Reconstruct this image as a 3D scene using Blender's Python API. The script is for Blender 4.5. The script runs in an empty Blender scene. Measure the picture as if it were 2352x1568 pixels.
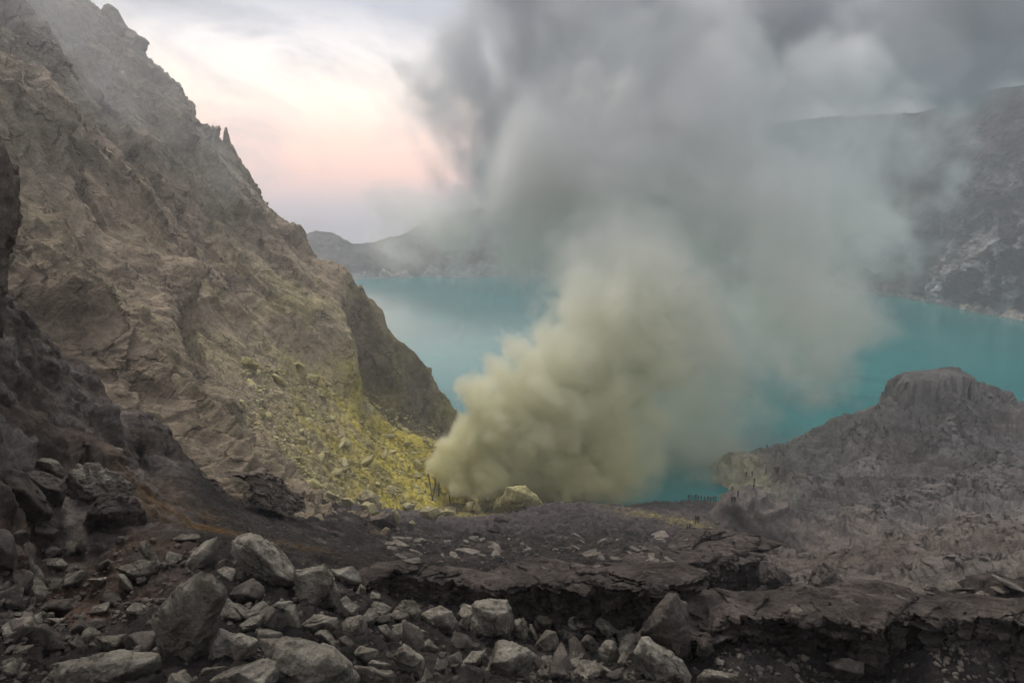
import bpy, bmesh, math, random
import numpy as np
from concurrent.futures import ThreadPoolExecutor
from mathutils import Vector, Matrix

SMOKE = True
DETAIL = 1.0                         # density of the terrain lattices
HAZE = True
SC = bpy.context.scene
COL = SC.collection
R = math.radians
rng = np.random.default_rng(7)
random.seed(7)
F4 = np.float32

# ------------------------------------------------------------------ camera geometry
PITCH = R(9.8)
FPX = 1532.0                         # focal length in units of a 2352 px wide frame
CP, SP = math.cos(PITCH), math.sin(PITCH)


def at(px, py, Y):
    """the point of the place seen at (px, py), Y metres ahead"""
    u = (px - 1176.0) / FPX
    v = (784.0 - py) / FPX
    s = Y / (CP + v * SP)
    return np.array([u * s, Y, (-SP + v * CP) * s])


def A3(x, y): return (x * 0.336, 1041.25 + y * 0.336)
def A4(x, y): return (612.5 + x * 0.336, 1041.25 + y * 0.336)
def A5(x, y): return (1347.5 + x * 0.4271, 1041.25 + y * 0.4271)
def A2(x, y): return (x * 0.3333, 551.25 + y * 0.3333)


LAKE_Z = -71.0
SURF = {}


def keep_surface(name, V):
    """remember a finished terrain surface so that figures can be stood on it"""
    f = CP * V[:, 1] - SP * V[:, 2]
    SURF[name] = (1176 + FPX * V[:, 0] / f, 784 - FPX * (SP * V[:, 1] + CP * V[:, 2]) / f, V[:, 1])


def surface_depth(name, px, py):
    X, Y, D = SURF[name]
    m = (np.abs(X - px) < 3.0) & (np.abs(Y - py) < 2.5)
    return float(np.median(D[m][D[m] < D[m].min() * 1.03])) if m.any() else None

# ------------------------------------------------------------------ noise
_perm = rng.permutation(256).astype(np.int32)
_perm = np.concatenate([_perm, _perm, _perm])
_g = rng.normal(size=(256, 3)).astype(F4)
_g /= np.linalg.norm(_g, axis=1, keepdims=True)


_pool = ThreadPoolExecutor(4)


def chunked(fn, P, n=40000):
    if len(P) <= n: return fn(P)
    return np.concatenate(list(_pool.map(fn, [P[k:k + n] for k in range(0, len(P), n)])))


def _pn(P):
    i = np.floor(P).astype(np.int32)
    f = (P - i).astype(F4)
    i &= 255
    w = f * f * f * (f * (f * 6 - 15) + 10)
    out = np.zeros(len(P), F4)
    for dx in (0, 1):
        wx = w[:, 0] if dx else 1 - w[:, 0]
        hx = _perm[(i[:, 0] + dx)]
        for dy in (0, 1):
            wy = wx * (w[:, 1] if dy else 1 - w[:, 1])
            hy = _perm[hx + i[:, 1] + dy]
            for dz in (0, 1):
                ww = wy * (w[:, 2] if dz else 1 - w[:, 2])
                g = _g[_perm[(hy + i[:, 2] + dz) & 511] & 255]
                out += ww * (g[:, 0] * (f[:, 0] - dx) + g[:, 1] * (f[:, 1] - dy) + g[:, 2] * (f[:, 2] - dz))
    return out


def pn(P):
    P = np.asarray(P, F4)
    return chunked(_pn, P)


def fbm(P, octv=5, gain=0.5, lac=2.03):
    P = np.asarray(P, F4)
    a, s = 1.0, np.zeros(len(P), F4)
    for k in range(octv):
        s += a * pn(P + 17.3 * k)
        P = P * F4(lac)
        a *= gain
    return s


def ridged(P, octv=5, gain=0.55, lac=2.07):
    P = np.asarray(P, F4)
    a, s = 1.0, np.zeros(len(P), F4)
    for k in range(octv):
        n = 1 - np.abs(pn(P + 31.7 * k)) * 2.0
        s += a * (n * n - 0.45)
        P = P * F4(lac)
        a *= gain
    return s


def _cellfacet(P, seed):
    """blocky fracture: every cell of a jittered lattice carries a tilted plane"""
    i0 = np.floor(P).astype(np.int32)
    best = np.full(len(P), 9e9, F4)
    val = np.zeros(len(P), F4)
    for dx in (-1, 0, 1):
        for dy in (-1, 0, 1):
            for dz in (-1, 0, 1):
                c = i0 + np.array([dx, dy, dz], np.int32)
                cc = (c + seed) & 255
                h = _perm[_perm[_perm[cc[:, 0]] + cc[:, 1]] + cc[:, 2]] & 255
                ctr = c + 0.5 + 0.55 * _g[h]
                d = P - ctr
                q = (d * d).sum(1)
                m = q < best
                best = np.where(m, q, best)
                v = (d * _g[(h * 7 + 13) & 255]).sum(1) * 0.9 + _g[(h * 3 + 5) & 255, 0] * 0.5
                val = np.where(m, v, val)
    return val.astype(F4)


def cellfacet(P, seed=0):
    P = np.asarray(P, F4)
    return chunked(lambda q: _cellfacet(q, seed), P)


def sst(a, b, x):
    t = np.clip((x - a) / (b - a), 0, 1)
    return t * t * (3 - 2 * t)


# ------------------------------------------------------------------ thin plate spline
class TPS:
    def __init__(self, X, Z, smooth=1e-4):
        X = np.asarray(X, float); Z = np.asarray(Z, float)
        self.m = X.mean(0); self.s = X.std(0).max()
        X = (X - self.m) / self.s
        n = len(X)
        K = self.k(((X[:, None] - X[None]) ** 2).sum(-1)) + smooth * np.eye(n)
        Pm = np.hstack([np.ones((n, 1)), X])
        A = np.zeros((n + 3, n + 3)); A[:n, :n] = K; A[:n, n:] = Pm; A[n:, :n] = Pm.T
        w = np.linalg.solve(A, np.concatenate([Z, np.zeros(3)]))
        self.X, self.w = X, w

    @staticmethod
    def k(r2):
        return 0.5 * r2 * np.log(r2 + 1e-12)

    def __call__(self, Q):
        Q = (np.asarray(Q, float) - self.m) / self.s
        out = np.empty(len(Q))
        n = len(self.X)
        for a in range(0, len(Q), 60000):
            q = Q[a:a + 60000]
            d = ((q[:, None, 0] - self.X[None, :, 0]) ** 2 + (q[:, None, 1] - self.X[None, :, 1]) ** 2)
            out[a:a + 60000] = self.k(d) @ self.w[:n] + self.w[n] + q @ self.w[n + 1:]
        return out


def cubic_matrix(n, nc):
    """rows that interpolate n samples from nc equally spaced ones (Catmull-Rom)"""
    u = np.linspace(0, nc - 1, n); i = np.clip(np.floor(u).astype(int), 0, nc - 2); t = u - i
    W = np.zeros((n, nc)); r = np.arange(n)
    ws = (-0.5 * t + t * t - 0.5 * t ** 3, 1 - 2.5 * t * t + 1.5 * t ** 3, 0.5 * t + 2 * t * t - 1.5 * t ** 3, -0.5 * t * t + 0.5 * t ** 3)
    for k, w in zip((-1, 0, 1, 2), ws):
        np.add.at(W, (r, np.clip(i + k, 0, nc - 1)), w)
    return W


def field_grid(fn, T, LY, step=6):
    """smooth height field over (x / y, ln y), worked out on a coarser lattice"""
    tc = np.linspace(T[0], T[-1], len(T) // step); yc = np.exp(np.linspace(LY[0], LY[-1], len(LY) // step))
    TT, YY = np.meshgrid(tc, yc)
    Z = fn((TT * YY).ravel(), YY.ravel()).reshape(TT.shape)
    return cubic_matrix(len(LY), len(yc)) @ Z @ cubic_matrix(len(T), len(tc)).T


# ------------------------------------------------------------------ materials
def nodes_of(m):
    m.use_nodes = True
    nt = m.node_tree
    nt.nodes.clear()
    return nt


class NB:
    """small helper for wiring nodes"""
    def __init__(self, nt): self.nt = nt

    def n(self, t, **kw):
        nd = self.nt.nodes.new(t)
        for k, v in kw.items():
            if k.startswith('i_'):
                key = k[2:]
                nd.inputs[int(key) if key.isdigit() else key].default_value = v
            else:
                setattr(nd, k, v)
        return nd

    def l(self, a, b): self.nt.links.new(a, b)

    def noise(self, vec, scale, detail=6, rough=0.6, dist=0.0):
        nd = self.n('ShaderNodeTexNoise')
        nd.inputs['Scale'].default_value = scale
        nd.inputs['Detail'].default_value = detail
        nd.inputs['Roughness'].default_value = rough
        nd.inputs['Distortion'].default_value = dist
        self.l(vec, nd.inputs['Vector'])
        return nd.outputs['Fac']

    def ramp(self, fac, stops):
        nd = self.n('ShaderNodeValToRGB')
        cr = nd.color_ramp
        while len(cr.elements) < len(stops): cr.elements.new(0.5)
        for e, (p, c) in zip(cr.elements, stops):
            e.position = p
            e.color = (*c, 1) if not isinstance(c, (int, float)) else (c, c, c, 1)
        self.l(fac, nd.inputs['Fac'])
        return nd.outputs['Color']

    def mix(self, fac, a, b, blend='MIX'):
        nd = self.n('ShaderNodeMix', data_type='RGBA', blend_type=blend)
        for sock, v in ((nd.inputs[0], fac), (nd.inputs[6], a), (nd.inputs[7], b)):
            if isinstance(v, (int, float)): sock.default_value = v
            elif isinstance(v, tuple): sock.default_value = (*v, 1)
            else: self.l(v, sock)
        return nd.outputs[2]

    def math(self, op, a, b=0.0, clamp=False):
        nd = self.n('ShaderNodeMath', operation=op, use_clamp=clamp)
        for sock, v in ((nd.inputs[0], a), (nd.inputs[1], b)):
            if isinstance(v, (int, float)): sock.default_value = v
            else: self.l(v, sock)
        return nd.outputs[0]


def rock_material(name, dark, mid, light, scale=1.0, attr=False, bump=0.5, bscale=6.0, strata=0.0, spec=0.2,
                  stain=None, world=True, warp=1.0, speck=None, crack=None):
    """mottled broken rock; with attr the mesh's 'tint' colour multiplies the mottling"""
    m = bpy.data.materials.new(name)
    nt = nodes_of(m); b = NB(nt)
    if world:
        pos = b.n('ShaderNodeNewGeometry').outputs['Position']
    else:
        tc = b.n('ShaderNodeTexCoord').outputs['Object']
        oi = b.n('ShaderNodeObjectInfo')
        off = b.n('ShaderNodeVectorMath', operation='SCALE')
        comb = b.n('ShaderNodeCombineXYZ')
        b.l(oi.outputs['Random'], comb.inputs[0]); b.l(oi.outputs['Random'], comb.inputs[1])
        b.l(comb.outputs[0], off.inputs[0]); off.inputs['Scale'].default_value = 37.0
        add = b.n('ShaderNodeVectorMath', operation='ADD')
        b.l(tc, add.inputs[0]); b.l(off.outputs[0], add.inputs[1])
        pos = add.outputs[0]
    n1 = b.noise(pos, scale * 0.6, 8, 0.65, 0.4 * warp)
    n2 = b.noise(pos, scale * 3.7, 8, 0.7, 0.2 * warp)
    n3 = b.noise(pos, scale * 19.0, 5, 0.7)
    f = b.math('ADD', b.math('MULTIPLY', n1, 0.45), b.math('ADD', b.math('MULTIPLY', n2, 0.33), b.math('MULTIPLY', n3, 0.22)))
    c = b.ramp(f, [(0.41, dark), (0.5, mid), (0.60, light)])
    if attr:
        at_ = b.n('ShaderNodeAttribute', attribute_name='tint')
        c = b.mix(1.0, c, at_.outputs['Color'], 'MULTIPLY')
    if stain:
        sc_, (lo, hi), col = stain
        sf = b.ramp(b.noise(pos, sc_, 7, 0.65, 0.8), [(lo, 0.0), (hi, 1.0)])
        c = b.mix(sf, c, col)
    if strata:
        mp = b.n('ShaderNodeMapping')
        mp.inputs['Scale'].default_value = (0.35, 0.35, 7.0)
        mp.inputs['Rotation'].default_value = (R(4), R(-5), 0)
        b.l(pos, mp.inputs['Vector'])
        st = b.noise(mp.outputs[0], 1.5, 7, 0.65, 0.6)
        c = b.mix(strata, c, b.ramp(st, [(0.38, 0.35), (0.5, 0.85), (0.62, 1.25)]), 'MULTIPLY')
    if speck:
        vs = b.n('ShaderNodeTexVoronoi'); vs.inputs['Scale'].default_value = speck
        b.l(pos, vs.inputs['Vector'])
        c = b.mix(0.5, c, b.ramp(vs.outputs['Color'], [(0.2, 0.45), (0.6, 1.0), (0.95, 1.7)]), 'MULTIPLY')
    ck = None
    if crack:
        wv = b.n('ShaderNodeVectorMath', operation='SCALE'); wn = b.n('ShaderNodeTexNoise'); wn.inputs['Scale'].default_value = crack * 1.7; wn.inputs['Detail'].default_value = 5
        b.l(pos, wn.inputs['Vector']); b.l(wn.outputs['Color'], wv.inputs[0]); wv.inputs['Scale'].default_value = 0.9 / crack
        ad = b.n('ShaderNodeVectorMath', operation='ADD'); b.l(pos, ad.inputs[0]); b.l(wv.outputs[0], ad.inputs[1])
        vo = b.n('ShaderNodeTexVoronoi', feature='DISTANCE_TO_EDGE'); vo.inputs['Scale'].default_value = crack
        b.l(ad.outputs[0], vo.inputs['Vector'])
        ck = b.ramp(vo.outputs['Distance'], [(0.0, 0.0), (0.045, 1.0)])
        msk = b.ramp(b.noise(pos, crack * 0.6, 4, 0.6), [(0.42, 0.0), (0.58, 0.75)])
        ck = b.mix(msk, (1.0, 1.0, 1.0), ck)
        c = b.mix(1.0, c, b.mix(0.55, (1.0, 1.0, 1.0), ck), 'MULTIPLY')
    bs = b.n('ShaderNodeBsdfPrincipled')
    b.l(c, bs.inputs['Base Color'])
    bs.inputs['Roughness'].default_value = 0.88
    bs.inputs['Specular IOR Level'].default_value = spec
    h = b.math('ADD', b.math('MULTIPLY', b.noise(pos, bscale, 10, 0.68, 0.3), 1.0),
               b.math('MULTIPLY', b.noise(pos, bscale * 5.3, 6, 0.7), 0.35))
    if ck: h = b.math('ADD', h, b.math('MULTIPLY', ck, 0.5))
    bp = b.n('ShaderNodeBump'); bp.inputs['Strength'].default_value = bump
    bp.inputs['Distance'].default_value = 0.9 / bscale
    b.l(h, bp.inputs['Height']); b.l(bp.outputs[0], bs.inputs['Normal'])
    out = b.n('ShaderNodeOutputMaterial')
    b.l(bs.outputs[0], out.inputs['Surface'])
    return m


M = {}
# near-black volcanic soil, brown bench rock, grey andesite, pale sulphur-dusted rock
M['soil'] = rock_material('dark_soil', (0.45,) * 3, (0.85,) * 3, (1.55,) * 3, 1.0, attr=True, bump=0.9, bscale=7.0, strata=0.35, spec=0.1)
M['slope'] = rock_material('crater_slope_rock', (0.55,) * 3, (0.97,) * 3, (1.45,) * 3, 0.16, attr=True, bump=1.0, bscale=0.7, strata=0.0, spec=0.08, crack=0.22)
M['ash'] = rock_material('grey_ash_slope', (0.6,) * 3, (0.97,) * 3, (1.4,) * 3, 0.2, attr=True, bump=0.8, bscale=0.9, spec=0.06)
M['wall'] = rock_material('far_crater_wall_rock', (0.4,) * 3, (0.9,) * 3, (1.8,) * 3, 0.02, attr=True, bump=0.8, bscale=0.18, spec=0.05)
M['andesite'] = rock_material('grey_andesite', (0.14, 0.122, 0.096), (0.31, 0.28, 0.228), (0.50, 0.456, 0.38), 1.1, bump=1.0, bscale=5.0, spec=0.2, crack=1.3,
                              stain=(1.3, (0.5, 0.66), (0.10, 0.083, 0.06)), world=False)
M['brown_rock'] = rock_material('brown_layered_rock', (0.036, 0.029, 0.025), (0.080, 0.066, 0.058), (0.155, 0.129, 0.112), 1.0, bump=0.8, bscale=4.0, strata=0.3, spec=0.12)
M['strata_rock'] = rock_material('brown_strata_rock', (0.085, 0.066, 0.054), (0.165, 0.132, 0.110), (0.26, 0.215, 0.18), 0.7, bump=0.8, bscale=3.0, strata=0.0, spec=0.1)
M['dark_rock'] = rock_material('dark_brown_rock', (0.042, 0.035, 0.030), (0.092, 0.078, 0.067), (0.17, 0.145, 0.122), 0.9, bump=0.6, bscale=6.0, spec=0.15, world=False)
M['flake'] = rock_material('pale_flaking_crust', (0.09, 0.075, 0.062), (0.19, 0.165, 0.138), (0.32, 0.285, 0.24), 4.0, bump=0.9, bscale=9.0, spec=0.15, world=False)
M['sulphur_rock'] = rock_material('sulphur_dusted_rock', (0.24, 0.205, 0.09), (0.42, 0.375, 0.18), (0.58, 0.53, 0.31), 0.5, bump=0.5, bscale=2.5, spec=0.1, world=False)
M['pale_rock'] = rock_material('pale_dusty_rock', (0.25, 0.215, 0.12), (0.42, 0.37, 0.21), (0.58, 0.53, 0.34), 0.5, bump=0.5, bscale=2.5, spec=0.1, world=False)


def simple(name, col, rough=0.8):
    m = bpy.data.materials.new(name)
    b = NB(nodes_of(m))
    pos = b.n('ShaderNodeTexCoord').outputs['Object']
    n = b.noise(pos, 9.0, 4, 0.6)
    c = b.ramp(n, [(0.3, tuple(x * 0.7 for x in col)), (0.7, tuple(min(1, x * 1.25) for x in col))])
    bs = b.n('ShaderNodeBsdfPrincipled'); b.l(c, bs.inputs['Base Color']); bs.inputs['Roughness'].default_value = rough
    out = b.n('ShaderNodeOutputMaterial'); b.l(bs.outputs[0], out.inputs[0])
    return m


# ------------------------------------------------------------------ object helpers
def tag(o, label=None, cat=None, group=None, kind=None):
    if label: o['label'] = label
    if cat: o['category'] = cat
    if group: o['group'] = group
    if kind: o['kind'] = kind
    return o


def mesh_np(name, V, F, mat, tint=None, smooth=True):
    me = bpy.data.meshes.new(name)
    V = np.ascontiguousarray(V, F4); F = np.ascontiguousarray(F, np.int32)
    k = F.shape[1]
    me.vertices.add(len(V)); me.vertices.foreach_set('co', V.ravel())
    me.loops.add(F.size); me.loops.foreach_set('vertex_index', F.ravel())
    me.polygons.add(len(F))
    me.polygons.foreach_set('loop_start', np.arange(0, F.size, k, dtype=np.int32))
    me.polygons.foreach_set('loop_total', np.full(len(F), k, np.int32))
    me.polygons.foreach_set('use_smooth', np.full(len(F), smooth, bool))
    if tint is not None:
        a = me.attributes.new('tint', 'FLOAT_COLOR', 'POINT')
        c = np.ones((len(V), 4), F4); c[:, :3] = tint
        a.data.foreach_set('color', c.ravel())
    me.update(calc_edges=True)
    me.materials.append(mat)
    return me


def link(name, me, loc=(0, 0, 0), parent=None):
    o = bpy.data.objects.new(name, me); COL.objects.link(o)
    o.location = loc
    if parent: o.parent = parent
    return o


def grid_faces(nr, nc):
    i = np.arange(nr - 1)[:, None] * nc + np.arange(nc - 1)[None]
    return np.stack([i, i + 1, i + nc + 1, i + nc], -1).reshape(-1, 4)


def grid_normals(P):
    du = np.gradient(P, axis=1); dv = np.gradient(P, axis=0)
    n = np.cross(du, dv)
    n /= np.linalg.norm(n, axis=-1, keepdims=True) + 1e-9
    n[n[..., 2] < 0] *= -1
    return n


def rib_bump(P, pts, amp, wid):
    """raised rib (amp > 0) or gully (amp < 0) along a polyline of world points"""
    best = np.full(len(P), 9e9)
    for a, c in zip(pts[:-1], pts[1:]):
        a = np.asarray(a); d = np.asarray(c) - a
        t = np.clip(((P - a) @ d) / (d @ d), 0, 1)
        q = np.linalg.norm(P - a - t[:, None] * d, axis=1)
        best = np.minimum(best, q)
    return amp * np.exp(-(best / wid) ** 1.6)


# ------------------------------------------------------------------ ground: boulder field, bench, vent terrace
G_PTS = [
    (-500, 1700, 4.2), (100, 1700, 4.0), (700, 1700, 3.8), (1200, 1700, 4.4), (1700, 1700, 7.5), (2200, 1700, 10.3), (2800, 1700, 11.0),
    (-400, 1568, 6.0), (0, 1568, 5.6), (300, 1568, 5.2), (600, 1568, 5.0), (1000, 1568, 6.0), (1400, 1568, 8.4), (1700, 1568, 11.0), (2000, 1568, 12.5), (2352, 1568, 13.2), (2800, 1568, 13.6),
    (-300, 1420, 8.5), (100, 1420, 8.2), (400, 1420, 8.0), (700, 1420, 8.4), (800, 1400, 10.6), (1000, 1435, 12.4), (1300, 1455, 13.7), (1550, 1475, 13.3), (1800, 1480, 12.9), (2100, 1475, 13.3), (2352, 1470, 13.7),
    (-300, 1250, 11.5), (50, 1250, 12.0), (300, 1250, 12.5), (600, 1270, 13.0),
    (800, 1318, 14.0), (1000, 1343, 14.8), (1300, 1352, 15.6), (1500, 1362, 15.4),
    (1650, 1388, 14.2), (1900, 1380, 14.8), (2150, 1360, 15.6), (2352, 1335, 16.2), (2700, 1320, 17.0),
    (-300, 1100, 11.3), (0, 1100, 12.2), (200, 1130, 17.2), (430, 1195, 20.0), (650, 1235, 24.0), (850, 1280, 22.0), (1000, 1300, 22.0), (1250, 1305, 24.0), (1500, 1310, 23.0),
    (320, 1070, 27.0),
    # two slanting strata walls on the left: crest, foot, crest, foot
    (-300, 600, 14.5), (0, 748, 19.0), (60, 785, 20.3), (120, 815, 21.8), (230, 880, 25.2), (330, 962, 28.4),
    (-300, 730, 13.6), (0, 865, 17.8), (60, 895, 19.0), (120, 925, 20.4), (230, 985, 23.8), (330, 1020, 27.4),
    (-300, 830, 11.6), (0, 938, 14.4), (60, 955, 15.2), (130, 983, 16.4), (200, 1020, 17.6), (270, 1058, 19.2),
    (-300, 980, 10.8), (0, 1055, 13.2), (60, 1065, 14.0), (130, 1080, 15.2), (200, 1095, 16.6), (265, 1108, 18.4), (500, 1130, 33.0), (700, 1185, 42.0), (850, 1215, 48.0), (1000, 1240, 50.0), (1250, 1250, 52.0), (1500, 1255, 46.0),
    (-300, 700, 19.0), (0, 800, 26.0), (100, 850, 28.0), (200, 940, 34.0), (300, 990, 35.0), (380, 1010, 44.0), (560, 1090, 62.0), (750, 1160, 85.0), (900, 1188, 95.0), (1060, 1200, 105.0), (1200, 1196, 96.0), (1300, 1155, 105.0), (1220, 1170, 104.0), (1420, 1175, 110.0), (1510, 1210, 92.0),
    (1600, 1215, 100.0), (1560, 1190, 118.0), (860, 1170, 122.0), (1000, 1178, 138.0), (1080, 1184, 140.0), (1180, 1172, 150.0), (1330, 1156, 155.0),
    (1500, 1162, 152.0), (1600, 1158, 156.0), (1690, 1160, 158.0), (1640, 1180, 130.0), (1050, 1150, 160.0), (1250, 1150, 168.0), (1500, 1150, 168.0), (1620, 1146, 168.0), (1700, 1146, 166.0),
    # hidden fall of the ground behind the crest on the right
    (1700, 1440, 20.0), (2000, 1440, 21.0), (2352, 1420, 22.0), (2700, 1400, 24.0), (1750, 1420, 40.0), (2100, 1430, 42.0), (2500, 1430, 42.0),
    (1650, 1330, 40.0), (1750, 1330, 70.0), (2100, 1400, 70.0), (2500, 1400, 70.0), (1760, 1250, 120.0), (2000, 1280, 120.0), (2400, 1300, 120.0),
    (1400, 1180, 185.0), (1100, 1180, 190.0), (1700, 1180, 190.0), (2200, 1200, 190.0),
]
_gp = np.array([at(*p) for p in G_PTS])
G_T = TPS(np.stack([_gp[:, 0] / _gp[:, 1], np.log(_gp[:, 1]) * 0.5], 1), _gp[:, 2] / _gp[:, 1], 2e-5)


def ground_z(x, y):
    x = np.atleast_1d(np.asarray(x, float)); y = np.atleast_1d(np.asarray(y, float))
    return G_T(np.stack([x / y, np.log(y) * 0.5], 1)) * y


def ground_hit(px, py, y0=3.0, y1=185.0):
    Y = np.exp(np.linspace(math.log(y0), math.log(y1), 120))
    d = at(px, py, 1.0)
    g = d[2] * Y - ground_z(d[0] * Y, Y)
    k = max(int(np.argmax(g < 0)) if (g < 0).any() else 119, 1)
    f = min(max(g[k - 1] / (g[k - 1] - g[k] + 1e-9), 0), 1)
    return float(Y[k - 1] * (1 - f) + Y[k] * f)


def build_ground():
    nc, nr = int(1050 * DETAIL), int(1000 * DETAIL)
    T = np.linspace(-0.98, 0.98, nc)
    Y = np.exp(np.linspace(math.log(2.6), math.log(186.0), nr))
    TT, YY = np.meshgrid(T, Y)
    X = TT * YY
    Z = field_grid(ground_z, T, np.log(Y))
    P = np.stack([X, YY, Z], -1)
    n = grid_normals(P)
    Q = P.reshape(-1, 3).astype(F4)
    y = YY.ravel(); t = TT.ravel()
    far = sst(14, 45, y).astype(F4)                   # bench and terrace
    # near rubble
    near = fbm(Q * 1.6, 5, 0.55) * 0.16 + cellfacet(Q * 2.6) * 0.06 + cellfacet(Q * 7.0, 9) * 0.028
    # bench: thin shingled strata dipping to the right
    warp = fbm(Q * 0.25, 3) * 0.8
    sc = Q @ np.array([0.30, 0.35, 1.0], F4) * 0.9 + warp
    st = np.abs((sc * 1.3) % 1.0 - 0.15)
    st2 = ((sc * 4.1) % 1.0)
    bench = -0.35 + fbm(Q * 0.12, 5, 0.55) * 0.7 + fbm(Q * 0.9, 5, 0.62) * 0.34 + st * 0.42 + st2 * 0.16 + cellfacet(Q * np.array([0.8, 0.8, 2.2], F4), 3) * 0.22 + cellfacet(Q * np.array([2.2, 2.2, 5.0], F4), 4) * 0.08
    d = near * (1 - far) + bench * far * np.clip(y / 60, 0.5, 1.15)
    d += fbm(Q * 5.0, 4, 0.6) * 0.035 * (1 + far)
    # layered faces of the left walls: beds run parallel to the crests
    ca, cb = at(0, 748, 19.0), at(340, 950, 29.0)
    cd = (cb - ca) / np.linalg.norm(cb - ca)
    bn = np.cross(cd, np.cross(np.array([0, 0, 1.0]), cd)); bn /= np.linalg.norm(bn)
    wm = np.exp(-np.maximum(0, np.abs((Q - at(60, 900, 17.5)) @ np.cross(np.array([0, 0, 1.0]), cd)) - 2.2) ** 2 / 6.0) * sst(440, 350, t * FPX + 1176)
    bedc = (Q @ bn.astype(F4)) * F4(2.2) + fbm(Q * 0.5, 4) * F4(0.5)
    bed = pn(np.stack([Q @ cd.astype(F4) * F4(0.35), np.floor(bedc) * 3.7, np.zeros(len(Q), F4)], 1)) * 0.5 - np.abs(bedc % 1.0 - 0.5) ** 3 * 1.0
    wm = wm.astype(F4)
    d = d * (1 - 0.5 * wm) + wm * (bed * 0.35 + fbm(Q * 0.4, 5, 0.6) * 0.35 + cellfacet(Q * 0.9, 21) * 0.12)
    V = Q + n.reshape(-1, 3) * d[:, None]
    keep_surface('ground', V)
    # colours
    c1 = np.array([0.022, 0.020, 0.019]); c2 = np.array([0.054, 0.046, 0.0415])
    k = np.clip(0.5 + fbm(Q * 0.35, 4) * 0.9, 0, 1)[:, None]
    col = c1 * (1 - k) + c2 * k
    purple = np.array([0.105, 0.088, 0.088])
    pale = (np.clip(fbm(Q * np.array([0.5, 0.25, 2.2], F4) + 60, 5, 0.6) * 2.4 - 0.35, 0, 1) * far * 0.8)[:, None]
    col = col * (1 - pale) + np.array([0.15, 0.125, 0.108]) * pale
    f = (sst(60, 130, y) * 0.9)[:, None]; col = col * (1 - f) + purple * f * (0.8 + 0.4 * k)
    # orange stain on the bench and pale path through the boulders
    def blob(p, w, cc, s):
        q = np.exp(-(((Q - p) / np.asarray(w)) ** 2).sum(1)) * (0.5 + 1.2 * fbm(Q * 0.8 + 5, 4))
        q = np.clip(q * s, 0, 1)[:, None]
        return col * (1 - q) + np.asarray(cc) * q
    wk = wm[:, None]
    col = col * (1 - wk) + (np.array([0.085, 0.066, 0.055]) + 0.05 * (bed[:, None] > -0.02)) * wk
    col = blob(at(450, 1200, 20), (3.2, 3.6, 2), (0.16, 0.09, 0.032), 1.2)
    col = blob(at(560, 1235, 19), (2.6, 2.2, 2), (0.12, 0.075, 0.032), 1.1)
    col = blob(at(330, 1020, 33), (2.2, 3.0, 2), (0.22, 0.13, 0.06), 1.6)
    col = blob(at(240, 1265, 12), (1.6, 1.2, 2), (0.15, 0.095, 0.065), 1.2)
    col = blob(at(100, 1350, 10), (1.6, 1.0, 2), (0.11, 0.06, 0.042), 1.2)
    col = blob(at(1540, 1195, 112), (9, 10, 12), (0.26, 0.22, 0.06), 1.2)
    col = blob(at(1080, 1165, 146), (16, 9, 8), (0.34, 0.29, 0.09), 1.3)
    col = blob(at(1290, 1150, 150), (14, 10, 8), (0.26, 0.22, 0.07), 1.3)
    col = blob(at(1660, 1130, 168), (6, 12, 10), (0.34, 0.31, 0.16), 1.3)
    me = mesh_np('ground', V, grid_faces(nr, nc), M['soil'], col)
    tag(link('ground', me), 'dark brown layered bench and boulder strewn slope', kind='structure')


build_ground()

# ------------------------------------------------------------------ left crater slope with talus
H_RIDGE = [(-330, -330, 236), (-100, -190, 234), (60, -90, 232), (160, 0, 230), (230, 70, 229), (290, 100, 227), (320, 160, 226), (370, 205, 225), (420, 290, 224), (480, 355, 222),
           (530, 400, 222), (562, 440, 221), (620, 485, 220), (690, 545, 219), (725, 600, 218), (765, 660, 216), (840, 705, 214), (915, 795, 213), (965, 865, 213), (998, 940, 214)]
H_PTS = H_RIDGE + [
    (992, 985, 213), (1010, 1000, 190), (980, 1000, 182), (930, 985, 190), (870, 920, 188), (800, 830, 186), (760, 740, 186),
    (0, 300, 92), (0, 560, 62), (0, 720, 46), (-300, 300, 60), (-300, 700, 34), (-300, 0, 90), (0, 80, 150),
    (100, 300, 120), (100, 500, 88), (100, 700, 66), (150, 830, 54), (200, 180, 175), (250, 420, 128), (220, 600, 104), (260, 760, 82), (300, 900, 66),
    (330, 300, 182), (400, 450, 172), (400, 600, 148), (420, 750, 122), (420, 880, 94), (420, 990, 74), (520, 1060, 78),
    (520, 560, 188), (560, 700, 162), (560, 820, 138), (560, 930, 112), (640, 1030, 106), (700, 1120, 104),
    (640, 620, 192), (700, 740, 178), (700, 860, 158), (740, 960, 145), (800, 1060, 136), (850, 1140, 132),
    (800, 950, 160), (860, 1040, 152), (930, 1040, 164), (960, 1110, 154), (980, 1155, 146), (1000, 1060, 168), (1040, 1080, 172), (900, 1170, 134)]
_hp = np.array([at(*p) for p in H_PTS])
_back = []
for p in H_RIDGE[:-1]:
    q = at(*p)
    _back.append(q + np.array([-6, 42, -26])); _back.append(q + np.array([-10, 95, -75]))
_back.append(np.array([-35., 236., -84.])); _back.append(np.array([5., 222., -92.])); _back.append(np.array([30., 190., -84.])); _back.append(np.array([20., 150., -75.]))
_back += [np.array([-70., 20., 8.]), np.array([0., 100., -62.])]
_hp2 = np.vstack([_hp, np.array(_back)])
H_T = TPS(_hp2[:, :2], _hp2[:, 2], 1e-4)


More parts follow.
